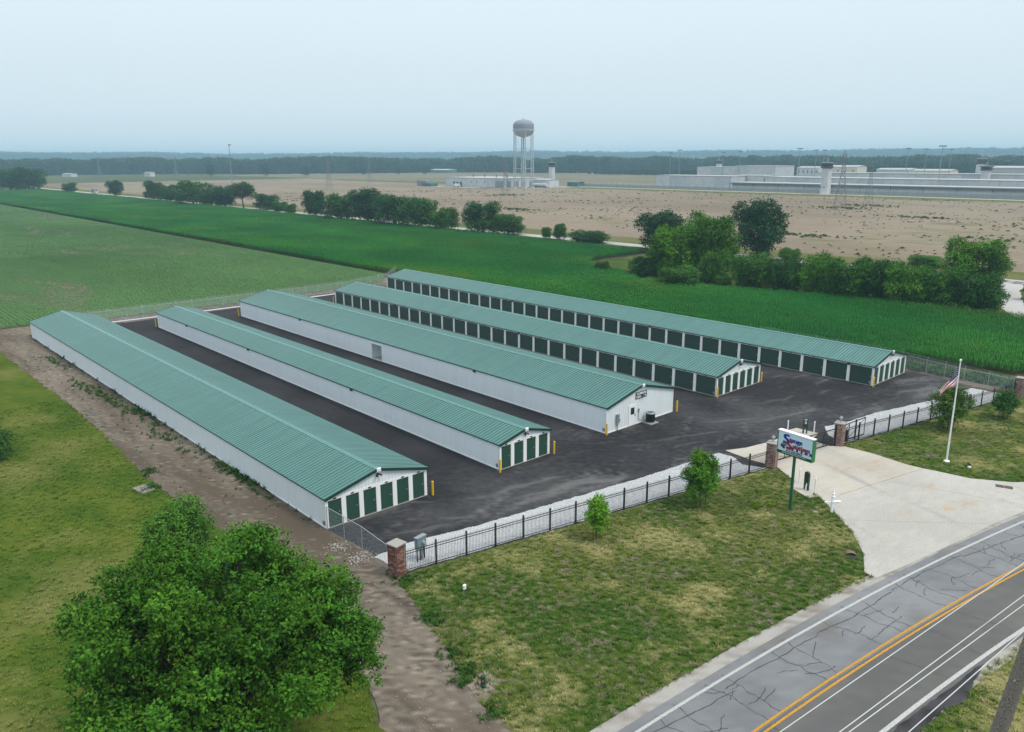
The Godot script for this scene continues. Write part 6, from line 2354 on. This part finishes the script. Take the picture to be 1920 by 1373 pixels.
func far_woods(r: RandomNumberGenerator) -> void:
	# crowns for the woods: coarse leaf clumps
	var kinds := []
	for k in 3:
		var lobes := lobe_set(r, 20.0, 18.0, 0.05, 9, 0.42)
		kinds.append(crown(r, lobes, 420, 4, 2.2, Color(1, 1, 1), 0.3, 1.6).mesh(M.leaf_field))
	var holder := thing("far_woods", "continuous far woods closing off the fields", "woods")
	holder.set_meta("kind", "stuff")
	var ridge := thing("ridge_woods", "hazy wooded ridge on the horizon", "woods")
	ridge.set_meta("kind", "stuff")
	var dir0 := atan2(-0.7409, 0.6716)
	var places := [[], [], []]
	var tints := [PackedColorArray(), PackedColorArray(), PackedColorArray()]
	for i in 5200:
		var t := r.randf_range(-0.78, 0.78)
		var front := 1640.0 + 160.0 * n_big.get_noise_1d(t * 300.0) + (90.0 if t < 0 else -120.0 * t) 
		var d := front + 620.0 * pow(r.randf(), 1.5)
		var a := dir0 + t
		var k := r.randi() % 3
		var sc := r.randf_range(0.75, 1.25) * (1.0 + 0.22 * n_mid.get_noise_1d(t * 900.0))
		places[k].append(Transform3D(Basis(Vector3.UP, r.randf() * TAU).scaled(Vector3(sc * 1.15, sc * 1.18, sc * 1.15)), Vector3(cos(a) * d, (d - front) * 0.006, sin(a) * d)))
		tints[k].append(leaf_tone(r, Color(0.034, 0.072, 0.024), 0.35))
	for k in 3:
		scatter("wood_canopy", kinds[k], places[k], tints[k], "", "", holder)
	# scattered trees in front of the woods
	var solo := [[615, -1290, 1.0], [540, -1330, 1.0], [660, -1230, 0.9], [900, -1230, 0.8], [860, -1260, 0.7], [780, -1250, 0.7]]
	for i in solo.size():
		var q: Array = solo[i]
		var t := thing("meadow_tree", "single dark tree standing out before the far woods", "tree", Vector3(q[0], 0, q[1]), i * 1.3, "single trees before the far woods")
		var lobes := lobe_set(r, 20.0, 18.0, 0.12, 9, 0.42)
		part("trunk", trunk(r, 5.0, 0.5, lobes), M.bark, t)
		part("crown", crown(r, lobes, 500, 4, 1.5, Color(0.030, 0.062, 0.022), 0.3, 1.2), M.leaf_field, t)
		t.scale = Vector3.ONE * q[2]
	# planted shrubs in front of the prison lot
	places = [[]]
	var st := PackedColorArray()
	for i in 160:
		var z := r.randf_range(-1010, -760)
		places[0].append(Transform3D(Basis(Vector3.UP, r.randf() * TAU).scaled(Vector3.ONE * r.randf_range(0.3, 0.45)), Vector3(1120 + r.randf_range(-18, 18), 0, z)))
		st.append(leaf_tone(r, Color(0.03, 0.065, 0.022), 0.3))
	scatter("planted_shrubs", kinds[0], places[0], st, "planted evergreen shrubs forming a belt before the woods", "shrubs")
	# trees around the town buildings
	places = [[]]
	st = PackedColorArray()
	for i in 150:
		places[0].append(Transform3D(Basis(Vector3.UP, r.randf() * TAU).scaled(Vector3.ONE * r.randf_range(0.7, 1.15)), Vector3(r.randf_range(1190, 1420), 0, r.randf_range(-700, -180))))
		st.append(leaf_tone(r, Color(0.028, 0.062, 0.022), 0.3))
	scatter("town_trees", kinds[1], places[0], st, "dark trees massed around the buildings behind the prison", "trees")
	# ridge
	var hl := Shape.new()
	var cols := 160
	for i in cols:
		for j in 3:
			var q := []
			for p in [[i, j], [i + 1, j], [i + 1, j + 1], [i, j + 1]]:
				var t: float = -0.85 + 1.7 * p[0] / cols
				var d: float = [3000.0, 4200.0, 5400.0, 7000.0][p[1]]
				var h: float = [-1.0, 26.0, 52.0, 50.0][p[1]] * (1.0 + 0.30 * n_big.get_noise_1d(t * 420.0 + 50.0) + (0.14 * t))
				var a: float = dir0 + t
				q.append(Vector3(cos(a) * d, h, sin(a) * d))
			hl.quad(q[3], q[2], q[1], q[0], Color(0.03, 0.06, 0.025))
	struct("hills", hl, M.hill_green)
	places = [[], [], []]
	tints = [PackedColorArray(), PackedColorArray(), PackedColorArray()]
	for i in 6500:
		var t := r.randf_range(-0.8, 0.8)
		var f := pow(r.randf(), 0.6)
		var d := lerpf(4300.0, 5400.0, f)
		var h := lerpf(28.0, 52.0, f) * (1.0 + 0.30 * n_big.get_noise_1d(t * 420.0 + 50.0) + 0.14 * t) - 4.0
		var a := dir0 + t
		var k := r.randi() % 3
		places[k].append(Transform3D(Basis(Vector3.UP, r.randf() * TAU).scaled(Vector3.ONE * r.randf_range(0.9, 1.5)), Vector3(cos(a) * d, h, sin(a) * d)))
		tints[k].append(leaf_tone(r, Color(0.030, 0.064, 0.024), 0.3))
	for k in 3:
		scatter("ridge_canopy", kinds[k], places[k], tints[k], "", "", ridge)


func _ready() -> void:
	# camera of the drone
	var cam := Camera3D.new()
	cam.name = "camera"
	cam.fov = 49.19
	cam.near = 0.1
	cam.far = 20000.0
	cam.position = Vector3(0, 26.59, 0)
	cam.rotation_order = EULER_ORDER_YXZ
	cam.rotation = Vector3(-0.2530, deg_to_rad(-42.19), -0.0029)
	add_child(cam)
	cam.current = true

	# flat bright haze overhead
	var sky := ProceduralSkyMaterial.new()
	sky.sky_horizon_color = Color(0.686, 0.743, 0.772)
	sky.sky_top_color = Color(1.0, 1.035, 1.07)
	sky.sky_curve = 0.82
	sky.ground_horizon_color = Color(0.60, 0.66, 0.66)
	sky.ground_bottom_color = Color(0.30, 0.33, 0.28)
	sky.sun_angle_max = 1.0
	var dome := Sky.new()
	dome.sky_material = sky
	var env := Environment.new()
	env.background_mode = Environment.BG_SKY
	env.sky = dome
	env.tonemap_mode = Environment.TONE_MAPPER_LINEAR
	env.tonemap_exposure = 1.55
	env.fog_enabled = true
	env.fog_light_color = Color(0.68, 0.835, 0.905)
	env.fog_density = 0.00021
	env.sdfgi_enabled = true
	env.ssao_enabled = true
	env.ssil_enabled = true
	var world := WorldEnvironment.new()
	world.name = "world"
	world.environment = env
	add_child(world)
	var sun := DirectionalLight3D.new()
	sun.name = "sun"
	sun.light_energy = 0.5
	sun.light_color = Color(1.0, 0.97, 0.92)
	sun.light_angular_distance = 16.0
	sun.shadow_enabled = true
	sun.rotation = Vector3(deg_to_rad(-58), deg_to_rad(25), 0)
	add_child(sun)

	n_big.seed = 3
	n_big.frequency = 0.01
	n_big.fractal_octaves = 4
	n_mid.seed = 8
	n_mid.frequency = 0.02
	n_mid.fractal_octaves = 3
	n_fine.seed = 14
	n_fine.frequency = 0.05
	n_fine.fractal_octaves = 2

	make_materials()
	build_ground()
	build_storage()
	build_fences()
	build_props()
	build_far()
	build_trees()
	build_crops()
	build_ground_cover()
